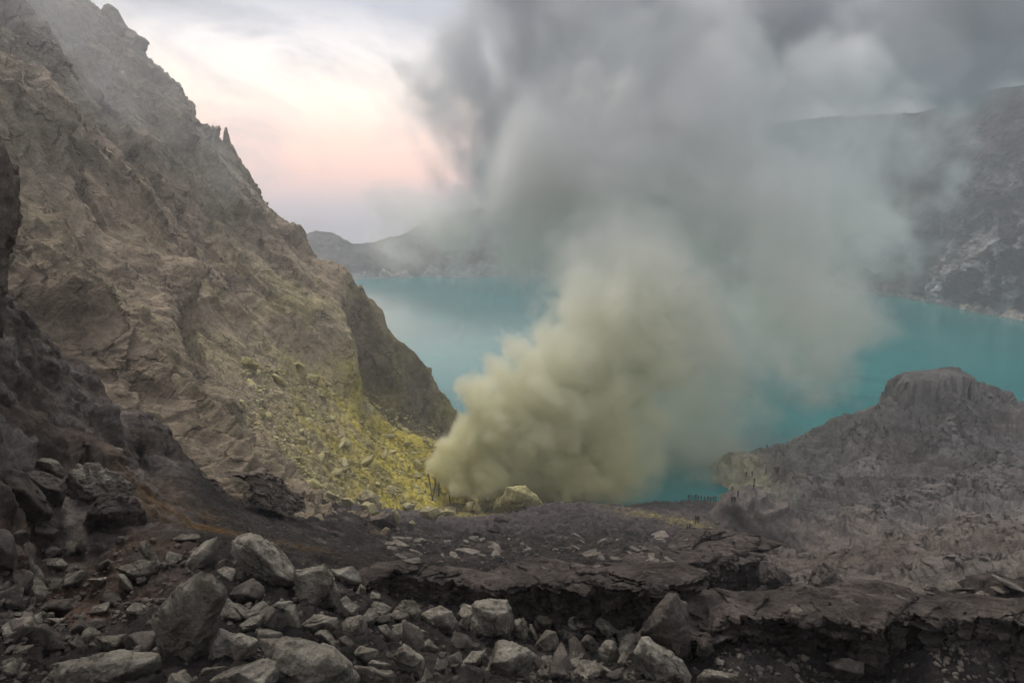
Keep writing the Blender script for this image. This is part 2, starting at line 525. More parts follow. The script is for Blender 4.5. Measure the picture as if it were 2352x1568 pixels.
def build_slope():
    nc, nr = int(900 * DETAIL), int(900 * DETAIL)
    T = np.linspace(-1.15, 0.02, nc)
    Y = np.exp(np.linspace(math.log(30.0), math.log(300.0), nr))
    TT, YY = np.meshgrid(T, Y)
    X = TT * YY
    Z = field_grid(lambda x, y: H_T(np.stack([x, y], 1)), T, np.log(Y))
    P = np.stack([X, YY, Z], -1)
    Q = P.reshape(-1, 3)
    d = np.zeros(len(Q))
    ribs = [
        ([at(60, 260, 105), at(200, 330, 118), at(255, 460, 118), at(330, 600, 116), at(345, 690, 106)], 9.0, 9.0),
        ([at(345, 690, 106), at(300, 780, 90), at(330, 900, 72), at(420, 1000, 70)], 4.5, 5.0),
        ([at(250, 350, 160), at(320, 560, 142), at(420, 700, 132)], -6.0, 7.0),
        ([at(370, 215, 220), at(420, 380, 196), at(520, 560, 186), at(640, 760, 168)], 4.0, 9.0),
        ([at(480, 360, 222), at(560, 500, 205), at(660, 640, 196), at(740, 820, 178)], 3.5, 8.0),
        ([at(560, 450, 220), at(690, 600, 205), at(750, 720, 190)], -3.0, 6.0),
        ([at(765, 660, 214), at(745, 760, 184), at(780, 880, 172)], 5.0, 6.0),
        ([at(790, 780, 198), at(860, 880, 194), at(950, 965, 198)], -6.5, 9.0),
        ([at(840, 705, 212), at(890, 830, 204), at(960, 940, 206)], 2.5, 4.0),
    ]
    for pts, a, w in ribs:
        d += rib_bump(Q, pts, a, w)
    n = grid_normals(P).reshape(-1, 3)
    Q1 = Q + n * d[:, None]
    n = grid_normals(Q1.reshape(P.shape)).reshape(-1, 3)
    Qf = Q1.astype(F4)
    # talus is smoother than the cliffs
    tal = np.clip(np.exp(-(((Q - at(780, 1010, 148)) / np.array([34, 52, 30])) ** 2).sum(1)) * 1.6 + 0.0, 0, 1)
    tal = np.maximum(tal, np.clip(1.5 * np.exp(-(((Q - at(480, 880, 108)) / np.array([14, 34, 22])) ** 2).sum(1)), 0, 1))
    # gullies run down the fall line: stretch the noise along it
    fall = np.array([0.62, -0.18, -0.76], F4)
    along = Qf @ fall
    S = Qf - along[:, None] * fall * F4(0.76)
    W = S + np.stack([fbm(Qf * 0.05, 3), fbm(Qf * 0.05 + 9, 3), fbm(Qf * 0.05 + 19, 3)], 1) * F4(5)
    cm_ = np.clip(0.35 + fbm(Qf * 0.035 + 70, 3) * 2.2, 0.1, 1.1)
    rough = ridged(W * 0.04, 6, 0.55) * 4.6 + cellfacet(W * 0.08) * 2.4 + cm_ * (cellfacet(Qf * 0.32, 5) * 0.9 + cellfacet(Qf * 1.1, 7) * 0.3) + fbm(S * 0.9, 5, 0.66) * 0.5
    soft = fbm(Qf * 0.1, 4) * 1.0 + fbm(Qf * 0.8, 5, 0.66) * 0.36 + cellfacet(Qf * 0.8, 11) * 0.30 + cellfacet(Qf * 0.35, 12) * 0.28 + np.abs(fbm(S * 0.5, 3)) * 0.5
    e = rough * (1 - tal) + soft * tal
    V = Qf + n * e[:, None]
    # a notched rock tower and a needle on the skyline
    for (px, py, Yt, h, w) in ((262, 95, 228, 5.2, 2.9), (526, 385, 222, 5.5, 1.0), (545, 415, 221, 3.0, 1.6), (445, 300, 223.5, 1.6, 1.4), (330, 165, 226, 1.6, 1.8), (690, 545, 219, 1.6, 2.0), (600, 470, 220, 1.2, 1.5)):
        c = at(px, py, Yt)
        q = ((V[:, 0] - c[0]) / w) ** 2 + ((V[:, 1] - c[1]) / (w * 1.6)) ** 2
        V[:, 2] += (h * np.exp(-q ** 1.8)).astype(F4)
    keep_surface('slope', V)
    # colour: grey high up, warm brown lower, sulphur yellow round the vents
    z = Qf[:, 2]
    hi = sst(-10, 55, z + fbm(Qf * 0.03, 3) * 25)[:, None]
    brown = np.array([0.43, 0.345, 0.25]); grey = np.array([0.37, 0.338, 0.308])
    col = brown * (1 - hi) + grey * hi
    n2 = np.clip(0.5 + 1.3 * fbm(W * 0.035 + 40, 5), 0, 1)[:, None]
    col = col * (1 - 0.45 * n2) + np.array([0.37, 0.32, 0.21]) * 0.45 * n2
    n3 = np.clip(fbm(S * 0.06 + 80, 5) * 1.6, 0, 1)[:, None]
    col = col * (1 - 0.5 * n3) + np.array([0.27, 0.205, 0.17]) * 0.5 * n3
    vent = at(985, 1090, 160)
    dist = np.linalg.norm((Q - vent) * np.array([1, 0.75, 0.9]), axis=1)
    s = np.clip(1.1 - dist / 62 + fbm(Qf * 0.07 + 3, 5) * 0.8, 0, 1)[:, None] * 0.85
    col = col * (1 - s) + np.array([0.46, 0.40, 0.16]) * s
    s2 = np.clip(1.25 - dist / 27 + fbm(Qf * 0.16 + 7, 5) * 1.0, 0, 1)[:, None] * 0.9
    col = col * (1 - s2) + np.array([0.66, 0.55, 0.10]) * s2
    # darker raw cliff towards the lake tip
    tip = np.clip(np.exp(-(((Q - at(900, 880, 202)) / np.array([16, 18, 17])) ** 2).sum(1)) * 1.7, 0, 1) * np.clip(0.8 + fbm(S * 0.2, 4), 0, 1)
    col = col * (1 - 0.6 * tip[:, None]) + np.array([0.13, 0.105, 0.075]) * 0.6 * tip[:, None]
    # dark soot streaks at the vents
    me = mesh_np('hillside', V, grid_faces(nr, nc), M['slope'], col)
    tag(link('hillside', me), 'steep brown and yellow inner crater slope falling to the lake', kind='structure')


build_slope()

# ------------------------------------------------------------------ knoll on the right above the lake
K_PTS = [
    (1640, 1120, 176), (1662, 1085, 178), (1690, 1060, 186), (1750, 1030, 198), (1810, 1020, 206), (1880, 1003, 211), (1960, 966, 214), (2020, 938, 216), (2040, 918, 217), (2070, 905, 217), (2130, 903, 217), (2205, 900, 217), (2225, 905, 217), (2280, 915, 217), (2320, 935, 216), (2400, 950, 214), (2600, 980, 210),
    (1660, 1150, 164), (1700, 1160, 156), (1750, 1120, 170), (1800, 1080, 182), (1850, 1150, 158), (1900, 1080, 180), (1960, 1010, 198), (2050, 960, 206), (2120, 1000, 196), (2190, 960, 203), (2260, 980, 200), (2340, 1020, 188), (2180, 1060, 178),
    (1750, 1220, 130), (1850, 1230, 124), (1950, 1180, 138), (2050, 1130, 154), (2200, 1150, 140), (2350, 1120, 148), (2500, 1100, 150),
    (1760, 1290, 100), (1850, 1330, 86), (2000, 1280, 98), (2000, 1350, 76), (2150, 1240, 106), (2150, 1350, 70), (2350, 1250, 96), (2350, 1350, 64), (2550, 1250, 90),
    (1700, 1330, 92), (1650, 1230, 122), (1620, 1260, 105), (2352, 1420, 50), (2000, 1430, 52), (1750, 1440, 60)]
_kp = [at(*p) for p in K_PTS]
for p in K_PTS[:17]:
    q = at(*p)
    _kp.append(q + np.array([4, 22, -10 - 0.3 * max(0, q[2] + 71)])); _kp.append(q + np.array([8, 60, -22 - 0.9 * max(0, q[2] + 71)]))
_kp += [np.array([40., 150., -82.]), np.array([40., 185., -84.]), np.array([38., 120., -80.])]
_kp = np.array(_kp)
K_T = TPS(_kp[:, :2], _kp[:, 2], 1e-4)


def knoll_hit(px, py):
    Y = np.linspace(60, 230, 700)
    d = at(px, py, 1.0)
    z = K_T(np.stack([d[0] * Y, Y], 1))
    below = d[2] * Y < z
    k = int(np.argmax(below)) if below.any() else 699
    return float(Y[max(k, 1)])


def build_knoll():
    nc, nr = int(700 * DETAIL), int(760 * DETAIL)
    T = np.linspace(0.22, 1.02, nc)
    Y = np.exp(np.linspace(math.log(46.0), math.log(290.0), nr))
    TT, YY = np.meshgrid(T, Y)
    X = TT * YY
    Z = field_grid(lambda x, y: K_T(np.stack([x, y], 1)), T, np.log(Y))
    # flat-topped cap of resistant rock
    c = at(2122, 870, 217)
    jag = fbm(np.stack([X.ravel() * 0.22, YY.ravel() * 0.22, 0 * X.ravel()], 1), 4).reshape(X.shape)
    q = np.maximum(np.abs(X - c[0] - 0.8) / 11.0, np.abs(YY - c[1]) / 8.0) + jag * 0.36
    Z = Z + (7.6 + 0.09 * (X - c[0])) * (1 - sst(0.94, 1.0, q)) + jag * 0.6
    c2 = at(2262, 890, 217)
    q2 = np.maximum(np.abs(X - c2[0]) / 7.5, np.abs(YY - c2[1]) / 7.0) + jag * 0.3
    Z = Z + 2.6 * (1 - sst(0.85, 1.0, q2))
    P = np.stack([X, YY, Z], -1)
    Qf = P.reshape(-1, 3).astype(F4)
    d = np.zeros(len(Qf))
    for pts, a, w in [([at(2175, 905, 212), at(2190, 960, 200), at(2150, 1040, 184)], 6.0, 4.0),
                      ([at(2060, 900, 214), at(2040, 960, 204), at(1960, 1030, 190)], 3.5, 4.0),
                      ([at(2230, 920, 212), at(2290, 1010, 188), at(2320, 1080, 166)], 2.5, 4.0),
                      ([at(2130, 960, 206), at(2090, 1050, 182)], -4.0, 4.0),
                      ([at(2330, 1080, 160), at(2150, 1180, 132), at(1950, 1240, 116)], 3.0, 6.0),
                      ([at(2250, 1200, 122), at(2050, 1230, 112), at(1880, 1260, 108)], -2.5, 5.0)]:
        d += rib_bump(Qf, pts, a, w)
    n = grid_normals(P).reshape(-1, 3)
    fall = np.array([-0.55, -0.45, -0.7], F4)
    along = Qf @ fall
    S = Qf - along[:, None] * fall * F4(0.82)
    W = S + np.stack([fbm(Qf * 0.06, 3), fbm(Qf * 0.06 + 9, 3), fbm(Qf * 0.06 + 19, 3)], 1) * F4(2.2)
    ang = np.arctan2(Qf[:, 1] - c[1] - 6, Qf[:, 0] - c[0]); rad = np.hypot(Qf[:, 0] - c[0], Qf[:, 1] - c[1] - 6)
    wob = fbm(Qf * 0.05, 4) * 0.35
    gl = np.stack([(ang + wob) * 4.2, np.log(rad + 6) * 0.9, ang * 0], 1).astype(F4)
    gfade = sst(9, 26, rad).astype(F4)
    gul = ridged(gl, 3, 0.5) * 3.0 + ridged(gl * F4(2.7) + 9, 4, 0.6) * 1.5
    d += gul * gfade + ridged(W * 0.09, 5, 0.6) * 0.45 + cellfacet(W * 0.16, 2) * 0.25 + cellfacet(Qf * 0.8, 4) * 0.10 + fbm(S * 0.9, 5, 0.66) * 0.35
    capm = (1 - sst(0.9, 1.3, q)).ravel()
    d = d * (1 - 0.55 * capm)
    V = Qf + n * d[:, None]
    V[:, :2] += (ridged(Qf * np.array([0.5, 0.5, 0.05], F4), 4) * 0.5 * capm)[:, None]
    keep_surface('hill', V)
    k = np.clip(0.5 + fbm(W * 0.06 + 11, 5) * 1.1, 0, 1)[:, None]
    col = np.array([0.18, 0.162, 0.147]) * (1 - k) + np.array([0.285, 0.26, 0.237]) * k
    r = np.clip(fbm(W * 0.045 + 51, 4) * 1.8, 0, 1)[:, None]
    col = col * (1 - 0.55 * r) + np.array([0.18, 0.13, 0.10]) * 0.55 * r
    lo = np.exp(-(((Qf - at(2000, 1290, 92)) / np.array([32, 36, 24])) ** 2).sum(1))[:, None]
    col = col * (1 - 0.75 * lo) + np.array([0.135, 0.103, 0.085]) * 0.75 * lo
    y = np.exp(-(((Qf - at(1690, 1095, 176)) / np.array([10, 22, 9])) ** 2).sum(1)) * (0.7 + fbm(Qf * 0.25, 4) * 1.2)
    y = np.clip(y, 0, 1)[:, None]
    col = col * (1 - y) + np.array([0.50, 0.46, 0.29]) * y
    me = mesh_np('knoll', V, grid_faces(nr, nc), M['ash'], col)
    me.name = 'hill'
    tag(link('hill', me), 'grey flat capped knoll standing over the lake shore', kind='structure')


build_knoll()


# ------------------------------------------------------------------ far crater wall and far hills
def build_far(name, ridge, base_py, depth0, label, gul, colA, colB, streak, res=(420, 260), sc=1.0, tops=None):
    """a crater wall seen across the lake: ridge = [(px, py, Y)], the foot on the lake at base_py"""
    ridge = np.array(ridge, float)
    nc, nr = res
    px = np.linspace(ridge[0, 0], ridge[-1, 0], nc)
    py = np.interp(px, ridge[:, 0], ridge[:, 1]); YR = np.interp(px, ridge[:, 0], ridge[:, 2])
    bp = np.interp(px, [b[0] for b in base_py], [b[1] for b in base_py]); BY = np.interp(px, [b[0] for b in base_py], [b[2] for b in base_py])
    top = np.array([at(a, b_, c) for a, b_, c in zip(px, py, YR)])
    foot = np.array([at(a, b_, c) for a, b_, c in zip(px, bp, BY)])
    foot[:, 2] = LAKE_Z - 6
    s = np.linspace(0, 1, nr)[:, None, None]
    prof = s ** 1.25
    P = foot[None] * (1 - s) + top[None] * s
    P[..., 2] = foot[None, :, 2] * (1 - prof[..., 0]) + top[None, :, 2] * prof[..., 0]
    # roll over the rim and down the back so that the hill is solid
    nb = 30
    sb = np.linspace(0, 1, nb + 1)[1:, None, None]
    back = top[None] + sb * np.array([0, 220, -150.0]) + np.array([0, 0, 0.0])
    P = np.concatenate([P, back], 0)
    n = grid_normals(P).reshape(-1, 3)
    Qf = P.reshape(-1, 3).astype(F4)
    U = Qf * np.array([1, 1, 0.28], F4)
    W = U + np.stack([fbm(Qf * 0.012, 3), fbm(Qf * 0.012 + 9, 3), fbm(Qf * 0.012 + 19, 3)], 1) * F4(22)
    e = ridged(W * 0.012 / sc, 6, 0.6) * gul * 1.3 + cellfacet(Qf * 0.03) * gul * 0.5 + cellfacet(Qf * 0.09, 3) * gul * 0.2 + fbm(Qf * 0.11, 5, 0.66) * gul * 0.2
    fade = np.concatenate([np.clip(1.15 - np.linspace(0, 1, nr), 0.12, 1) * (0.25 + 0.75 * sst(0.0, 0.12, np.linspace(0, 1, nr))), np.full(nb, 0.12)])
    e = e.reshape(P.shape[:2]) * fade[:, None]
    V = Qf + n * e.ravel()[:, None]
    k = np.clip(0.5 + fbm(W * 0.02 + 11, 5) * 1.2, 0, 1)[:, None]
    col = np.asarray(colA) * (1 - k) + np.asarray(colB) * k
    if streak:
        st = np.clip((ridged(W * 0.03 + 31, 6, 0.65) - 0.3) * 2.2, 0, 1)
        st *= np.clip(1.1 - (Qf[:, 2] - LAKE_Z) / 120, 0, 1) * np.clip(0.6 + fbm(Qf * 0.01, 3) * 2, 0, 1)
        st = st[:, None]
        col = col * (1 - st) + np.array([0.62, 0.60, 0.58]) * st
        r = np.clip(np.exp(-((Qf[:, 2] - LAKE_Z - 22) / 22) ** 2) * fbm(Qf * 0.014 + 4, 3) * 2.2, 0, 1)[:, None]
        col = col * (1 - r) + np.array([0.19, 0.13, 0.085]) * r
    shore = sst(5.0, 2.0, Qf[:, 2] - LAKE_Z + fbm(Qf * 0.06, 3) * 3)[:, None]
    col = col * (1 - shore) + np.array([0.42, 0.38, 0.33]) * shore
    me = mesh_np(name, V, grid_faces(nr + nb, nc), M['wall'], col)
    tag(link(name, me), label, kind='structure')


build_far('crater_wall', [(1480, 420, 900), (1620, 330, 860), (1750, 290, 820), (1900, 268, 780), (2000, 263, 750), (2100, 258, 720), (2160, 245, 705), (2250, 215, 680), (2352, 194, 650), (2500, 160, 600), (2900, 90, 500), (3400, 60, 300)],
          [(1480, 640, 880), (1700, 652, 800), (1900, 660, 730), (2050, 668, 690), (2190, 690, 590), (2260, 712, 540), (2352, 725, 505), (2600, 780, 400), (3400, 1000, 180)], 0,
          'steep grey crater wall with pale streaks across the lake', 15, (0.035, 0.032, 0.031), (0.12, 0.109, 0.102), True, (620, 420))
build_far('far_hills', [(560, 640, 1000), (620, 590, 1010), (680, 548, 1020), (725, 530, 1030), (770, 536, 1040), (810, 560, 1040), (860, 556, 1050), (920, 538, 1060), (990, 505, 1070), (1060, 485, 1080), (1150, 480, 1080), (1300, 470, 1080), (1500, 450, 1060), (1700, 420, 1000)],
          [(560, 655, 850), (760, 638, 880), (830, 632, 905), (950, 627, 930), (1150, 622, 950), (1300, 622, 950), (1700, 634, 900)], 0,
          'hazy reddish brown hills on the far shore of the lake', 16, (0.15, 0.105, 0.085), (0.24, 0.175, 0.14), False, (420, 260), 1.0)

# ------------------------------------------------------------------ lake
def build_lake():
    m = bpy.data.materials.new('turquoise_acid_lake')
    b = NB(nodes_of(m))
    pos = b.n('ShaderNodeNewGeometry').outputs['Position']
    n1 = b.noise(pos, 0.006, 5, 0.6, 1.0)
    c = b.ramp(n1, [(0.3, (0.004, 0.12, 0.125)), (0.55, (0.007, 0.19, 0.19)), (0.75, (0.02, 0.235, 0.23))])
    bs = b.n('ShaderNodeBsdfPrincipled')
    b.l(c, bs.inputs['Base Color'])
    bs.inputs['Roughness'].default_value = 0.17
    bs.inputs['IOR'].default_value = 1.34
    mp = b.n('ShaderNodeMapping'); mp.inputs['Scale'].default_value = (1.0, 0.45, 1.0); b.l(pos, mp.inputs[0])
    h = b.noise(mp.outputs[0], 0.8, 4, 0.6)
    bp = b.n('ShaderNodeBump'); bp.inputs['Strength'].default_value = 0.12; bp.inputs['Distance'].default_value = 0.25
    b.l(h, bp.inputs['Height']); b.l(bp.outputs[0], bs.inputs['Normal'])
    out = b.n('ShaderNodeOutputMaterial'); b.l(bs.outputs[0], out.inputs[0])
    xs = np.linspace(-1100, 1100, 60); ys = np.linspace(60, 1250, 40)
    X, Y = np.meshgrid(xs, ys)
    V = np.stack([X.ravel(), Y.ravel(), np.full(X.size, LAKE_Z)], 1)
    tag(link('lake', mesh_np('lake', V, grid_faces(40, 60), m)), 'flat turquoise crater lake', kind='structure')


build_lake()

# ------------------------------------------------------------------ boulders
def ico(sub):
    bm = bmesh.new()
    bmesh.ops.create_icosphere(bm, subdivisions=sub, radius=1)
    V = np.array([v.co[:] for v in bm.verts]); F = np.array([[v.index for v in f.verts] for f in bm.faces])
    bm.free()
    return V / np.linalg.norm(V, axis=1, keepdims=True), F


ICO = {k: ico(k) for k in (3, 4, 5, 6)}


def hull_planes(pts):
    bm = bmesh.new()
    for p in pts: bm.verts.new(p)
    r = bmesh.ops.convex_hull(bm, input=bm.verts)
    bmesh.ops.recalc_face_normals(bm, faces=bm.faces)
    N, D = [], []
    for f in bm.faces:
        N.append(f.normal[:]); D.append(f.normal.dot(f.verts[0].co))
    bm.free()
    return np.array(N), np.array(D)


def rock_from_planes(N, D, sub, size, seed, wear=0.007, rough=1.0):
    """solid bounded by planes, edges worn, surface broken by noise; centre at the origin"""
    V, F = ICO[sub]
    dn = V @ N.T
    with np.errstate(divide='ignore', invalid='ignore'):
        r = np.where(dn > 1e-3, np.maximum(D, 0.02 * size)[None] / dn, 1e9)
    k = 1.0 / (wear * size)
    rm = r.min(1)
    rr = rm - np.log(np.exp(-np.clip((r - rm[:, None]) * k, 0, 50)).sum(1)) / k
    rr = np.maximum(rr, rm * 0.6)
    P = (V * rr[:, None]).astype(F4)
    q = P / F4(size) + F4(seed * 3.71)
    e = fbm(q * 2.0, 3, 0.5) * 0.03 + cellfacet(q * 2.2, seed) * 0.035 + cellfacet(q * 7.5, seed + 3) * 0.022 + fbm(q * 9, 5, 0.65) * 0.02 + np.minimum(ridged(q * 3.1, 3), 0.0) * 0.02
    P = P + (V * (e * size * rough)[:, None]).astype(F4)
    return P, F


NB_ = [0]
TRACED = []


def boulder(outline, label, mat='andesite', Y=None, thick=0.75, inner=None, name='boulder', cat='boulder', group=None, sub=5, rough=1.0, conv=None, sink=0.12, dz=0.16):
    """boulder with the traced outline, standing on the ground where it is seen"""
    NB_[0] += 1
    rs = np.random.default_rng(NB_[0] * 13 + 5)
    pts = np.array([conv(*p) for p in outline] if conv else outline, float)
    TRACED.append((pts[:, 0].min(), pts[:, 1].min(), pts[:, 0].max(), pts[:, 1].max()))
    cx, cy = pts.mean(0)
    bot = pts[:, 1].max(); w_px = np.ptp(pts[:, 0]); h_px = np.ptp(pts[:, 1])
    if Y is None:
        Y = ground_hit(cx, bot - 0.1 * h_px) if bot < 1590 else ground_hit(cx, min(bot, 1600))
    if Y > 100:
        sd_ = [v for v in (surface_depth('ground', cx, bot - 2), surface_depth('slope', cx, bot - 2)) if v]
        if sd_: Y = min(Y, min(sd_) + 0.6)
    upp = np.linalg.norm(at(cx, cy, Y)) / FPX
    T = thick * min(w_px, h_px * 1.2) * upp
    Yc = Y + 0.25 * T
    W = [at(p[0], p[1], Yc + rs.uniform(-.12, .12) * T) for p in pts]
    # buried underside
    for p in pts[pts[:, 1] > cy + 0.15 * h_px]:
        q = at(p[0] * 0.85 + cx * 0.15, p[1], Yc + 0.1 * T); q[2] -= sink * h_px * upp; W.append(q)
    if inner:
        ip = [conv(*p[:2]) if conv else p[:2] for p in inner]
        for p, q in zip(ip, inner):
            W.append(at(p[0], p[1], Yc - (q[2] if len(q) > 2 else 0.6) * T))
    else:
        oc = np.array([cx + rs.uniform(-.12, .12) * w_px, cy + (dz + rs.uniform(-.05, .08)) * h_px])
        for p in pts[rs.integers(2)::3]:
            f = rs.uniform(.35, .72)
            q = oc + (p - oc) * f
            W.append(at(q[0], q[1], Yc - rs.uniform(.35, .75) * T))
    for p in pts[::3]:
        q = np.array([cx, cy]) + (p - np.array([cx, cy])) * rs.uniform(.5, .75)
        W.append(at(q[0], q[1], Yc + rs.uniform(.5, .9) * T))
    W = np.array(W)
    ctr = (W.max(0) + W.min(0)) / 2
    N, D = hull_planes(W - ctr)
    size = float(np.linalg.norm(np.ptp(W, axis=0))) * 0.55
    P, F = rock_from_planes(N, D, sub, size, NB_[0], rough=rough)
    o = link(name, mesh_np(name, P, F, M[mat]), ctr)
    tag(o, label, cat, group)
    return o


bd = boulder
# --- foreground boulders, left part
bd([(1030, 1150), (1100, 1040), (1200, 900), (1330, 820), (1460, 800), (1490, 870), (1560, 930), (1540, 1030), (1440, 1130), (1380, 1240), (1380, 1400), (1300, 1490), (1180, 1480), (1110, 1390), (1100, 1240)],
   'largest upright pale grey slab, its broad flat face turned to the viewer', conv=A3, thick=0.42, sub=6,
   inner=[(1130, 1150, .3), (1250, 960, .35), (1420, 850, .3), (1500, 940, .35), (1400, 1110, .45), (1330, 1240, .5), (1300, 1420, .45), (1180, 1420, .4), (1140, 1260, .4)])
bd([(1590, 610), (1620, 570), (1740, 535), (1830, 590), (1950, 680), (2030, 820), (2030, 890), (1910, 950), (1800, 900), (1680, 800), (1600, 690)],
   'wedge shaped boulder with a pale sloping top above the square block', conv=A3, sub=6, thick=0.8,
   inner=[(1720, 600, .35), (1790, 700, .55), (1900, 830, .6), (1990, 880, .4), (1640, 640, .3)])
bd([(2010, 800), (2220, 750), (2250, 850), (2330, 950), (2290, 1040), (2180, 1070), (2040, 1075), (2010, 970)],
   'square grey block with a flat front below the wedge boulder', conv=A3, sub=6, thick=0.7,
   inner=[(2040, 830, .5), (2200, 790, .45), (2260, 960, .55), (2160, 1040, .5), (2050, 1040, .5), (2240, 880, .5)])
bd([(1255, 770), (1300, 690), (1400, 600), (1490, 560), (1500, 650), (1440, 720), (1400, 790), (1270, 810)], 'pointed grey boulder leaning beside the wedge boulder', conv=A3,
   inner=[(1300, 730, .4), (1400, 640, .5), (1420, 700, .6), (1360, 770, .5)])
bd([(780, 780), (960, 720), (1060, 730), (1090, 810), (1030, 860), (920, 870), (870, 820)], 'low cracked grey boulder behind the upright slab', conv=A3)
bd([(950, 600), (1000, 590), (1030, 660), (1060, 730), (1130, 800), (1090, 805), (980, 700), (940, 640)], 'thin pale fin of rock standing on edge in dark gravel', conv=A3, thick=0.5)
bd([(390, 910), (450, 820), (570, 790), (580, 850), (540, 900), (450, 930)], 'wedge of grey rock on the brown dirt streak', conv=A3)
bd([(590, 860), (740, 840), (745, 880), (670, 920)], 'small flat topped stone beside the brown dirt streak', conv=A3)
bd([(800, 820), (850, 825), (910, 900), (940, 950), (810, 910)], 'small pale triangular stone left of the upright slab', conv=A3)
bd([(660, 760), (740, 715), (770, 750), (730, 780), (690, 790)], 'small brown peaked stone at the top of the dirt streak', conv=A3)
bd([(1490, 1110), (1560, 985), (1640, 1060), (1665, 1130), (1600, 1170), (1520, 1150)], 'rounded dark boulder tucked against the right edge of the slab', conv=A3)
bd([(1480, 800), (1540, 770), (1620, 790), (1600, 880), (1530, 890)], 'small lump of rock between the slab top and the wedge boulder', conv=A3)
bd([(1560, 960), (1620, 900), (1740, 840), (1810, 920), (1790, 990), (1700, 1030), (1620, 1020)], 'dark knobbly boulder under the wedge boulder', conv=A3, mat='dark_rock')
bd([(280, 1550), (400, 1430), (650, 1370), (780, 1340), (1090, 1360), (1100, 1440), (1060, 1568), (700, 1620), (300, 1620)], 'broad flat grey boulder cut off by the bottom of the view, below the dark gravel', conv=A3, sub=6,
   inner=[(700, 1395, .2), (640, 1440, .4), (700, 1560, .6), (1030, 1420, .35), (450, 1500, .3)])
bd([(1400, 1440), (1500, 1190), (1620, 1260), (1760, 1270), (1765, 1330), (1700, 1400), (1540, 1450)], 'dark sharp crested boulder right of the slab foot', conv=A3, sub=6,
   inner=[(1510, 1230, .3), (1600, 1300, .5), (1720, 1300, .3), (1620, 1420, .6)])
bd([(-60, 1260), (100, 1250), (290, 1265), (480, 1330), (570, 1410), (630, 1500), (640, 1610), (100, 1610), (80, 1450), (-20, 1390)], 'huge pale boulder with a bright flat top at the bottom edge', conv=A4, sub=6, thick=0.8,
   inner=[(120, 1330, .3), (290, 1290, .25), (420, 1380, .5), (350, 1450, .65), (560, 1470, .4), (300, 1590, .65), (130, 1500, .5)])
bd([(1380, 1568), (1600, 1460), (1830, 1390), (1900, 1420), (1910, 1620), (1380, 1640)], 'rough pale boulder at the bottom edge beside the huge boulder', conv=A3, sub=6)
bd([(1350, 1520), (1400, 1460), (1560, 1450), (1560, 1490), (1440, 1530)], 'small rounded pale stone wedged over the bottom edge boulder', conv=A3)
bd([(1110, 1620), (1170, 1500), (1250, 1470), (1320, 1540), (1320, 1620)], 'rounded stone under the foot of the upright slab', conv=A3)
bd([(1940, 1060), (2020, 1020), (2040, 1100), (2055, 1230), (2000, 1230), (1960, 1140)], 'narrow upright block standing among pebbles', conv=A3, thick=0.9)
bd([(1820, 1060), (1900, 1010), (2000, 1005), (2010, 1030), (1930, 1060), (1880, 1080)], 'flat stone lying behind the narrow upright block', conv=A3)
bd([(240, 1180), (300, 1150), (400, 1230), (450, 1330), (380, 1380), (280, 1300)], 'dark triangular boulder in the lower left gravel', conv=A3, mat='dark_rock')
bd([(650, 1250), (760, 1260), (860, 1230), (860, 1330), (740, 1360), (690, 1320)], 'saddle topped grey stone above the broad flat boulder', conv=A3)
bd([(80, 1370), (120, 1310), (240, 1300), (200, 1370), (120, 1390)], 'flat grey stone near the lower left corner', conv=A3)
bd([(460, 1280), (530, 1230), (580, 1290), (590, 1360), (500, 1370)], 'upright dark stone next to the saddle topped stone', conv=A3, mat='dark_rock')
bd([(590, 1310), (640, 1285), (680, 1320), (640, 1350)], 'little round stone touching the saddle topped stone', conv=A3)
bd([(600, 1090), (640, 1040), (750, 1010), (740, 1070), (660, 1105)], 'pale tilted stone in the middle of the dark gravel', conv=A3)
bd([(230, 1100), (300, 1075), (330, 1090), (270, 1120)], 'thin flat stone on the lower end of the dirt streak', conv=A3)
bd([(320, 1125), (460, 1120), (440, 1160), (380, 1170)], 'pale flat topped stone below the dirt streak', conv=A3)
bd([(230, 1040), (330, 1000), (480, 990), (500, 1060), (420, 1110), (280, 1090)], 'reddish grey boulder lying across the foot of the dirt streak', conv=A3, mat='dark_rock')
bd([(0, 110), (90, 105), (160, 130), (190, 200), (250, 260), (340, 350), (360, 400), (260, 440), (180, 490), (80, 510), (0, 490), (-60, 300)], 'big pitted boulder at the left edge of the view', conv=A3, sub=6, mat='dark_rock')
bd([(180, 510), (240, 460), (340, 500), (410, 520), (360, 600), (250, 600)], 'dark boulder below the big pitted boulder', conv=A3, mat='dark_rock')
bd([(-60, 520), (50, 515), (95, 560), (120, 690), (90, 800), (-60, 850)], 'smooth dark boulder half out of view at the left edge', conv=A3, mat='dark_rock', rough=0.7)
bd([(250, 750), (330, 710), (420, 710), (470, 760), (440, 810), (330, 810)], 'grey rounded boulder above the dirt streak', conv=A3)
bd([(200, 40), (340, 30), (400, 60), (440, 110), (440, 160), (330, 150), (250, 90)], 'pale topped boulder at the foot of the brown strata', conv=A3, mat='flake')
bd([(440, 190), (480, 110), (530, 70), (640, 60), (830, 150), (930, 260), (800, 300), (620, 330), (470, 260)], 'rough pale crusted outcrop above the dark hollow', conv=A3, mat='flake', sub=6, rough=2.0, name='outcrop', cat='outcrop')
bd([(540, 500), (600, 380), (680, 300), (820, 250), (950, 300), (1010, 400), (990, 500), (850, 430), (700, 520), (600, 540)], 'dark brown overhanging outcrop under the pale crust', conv=A3, mat='brown_rock', sub=6, rough=1.8, name='outcrop', cat='outcrop')
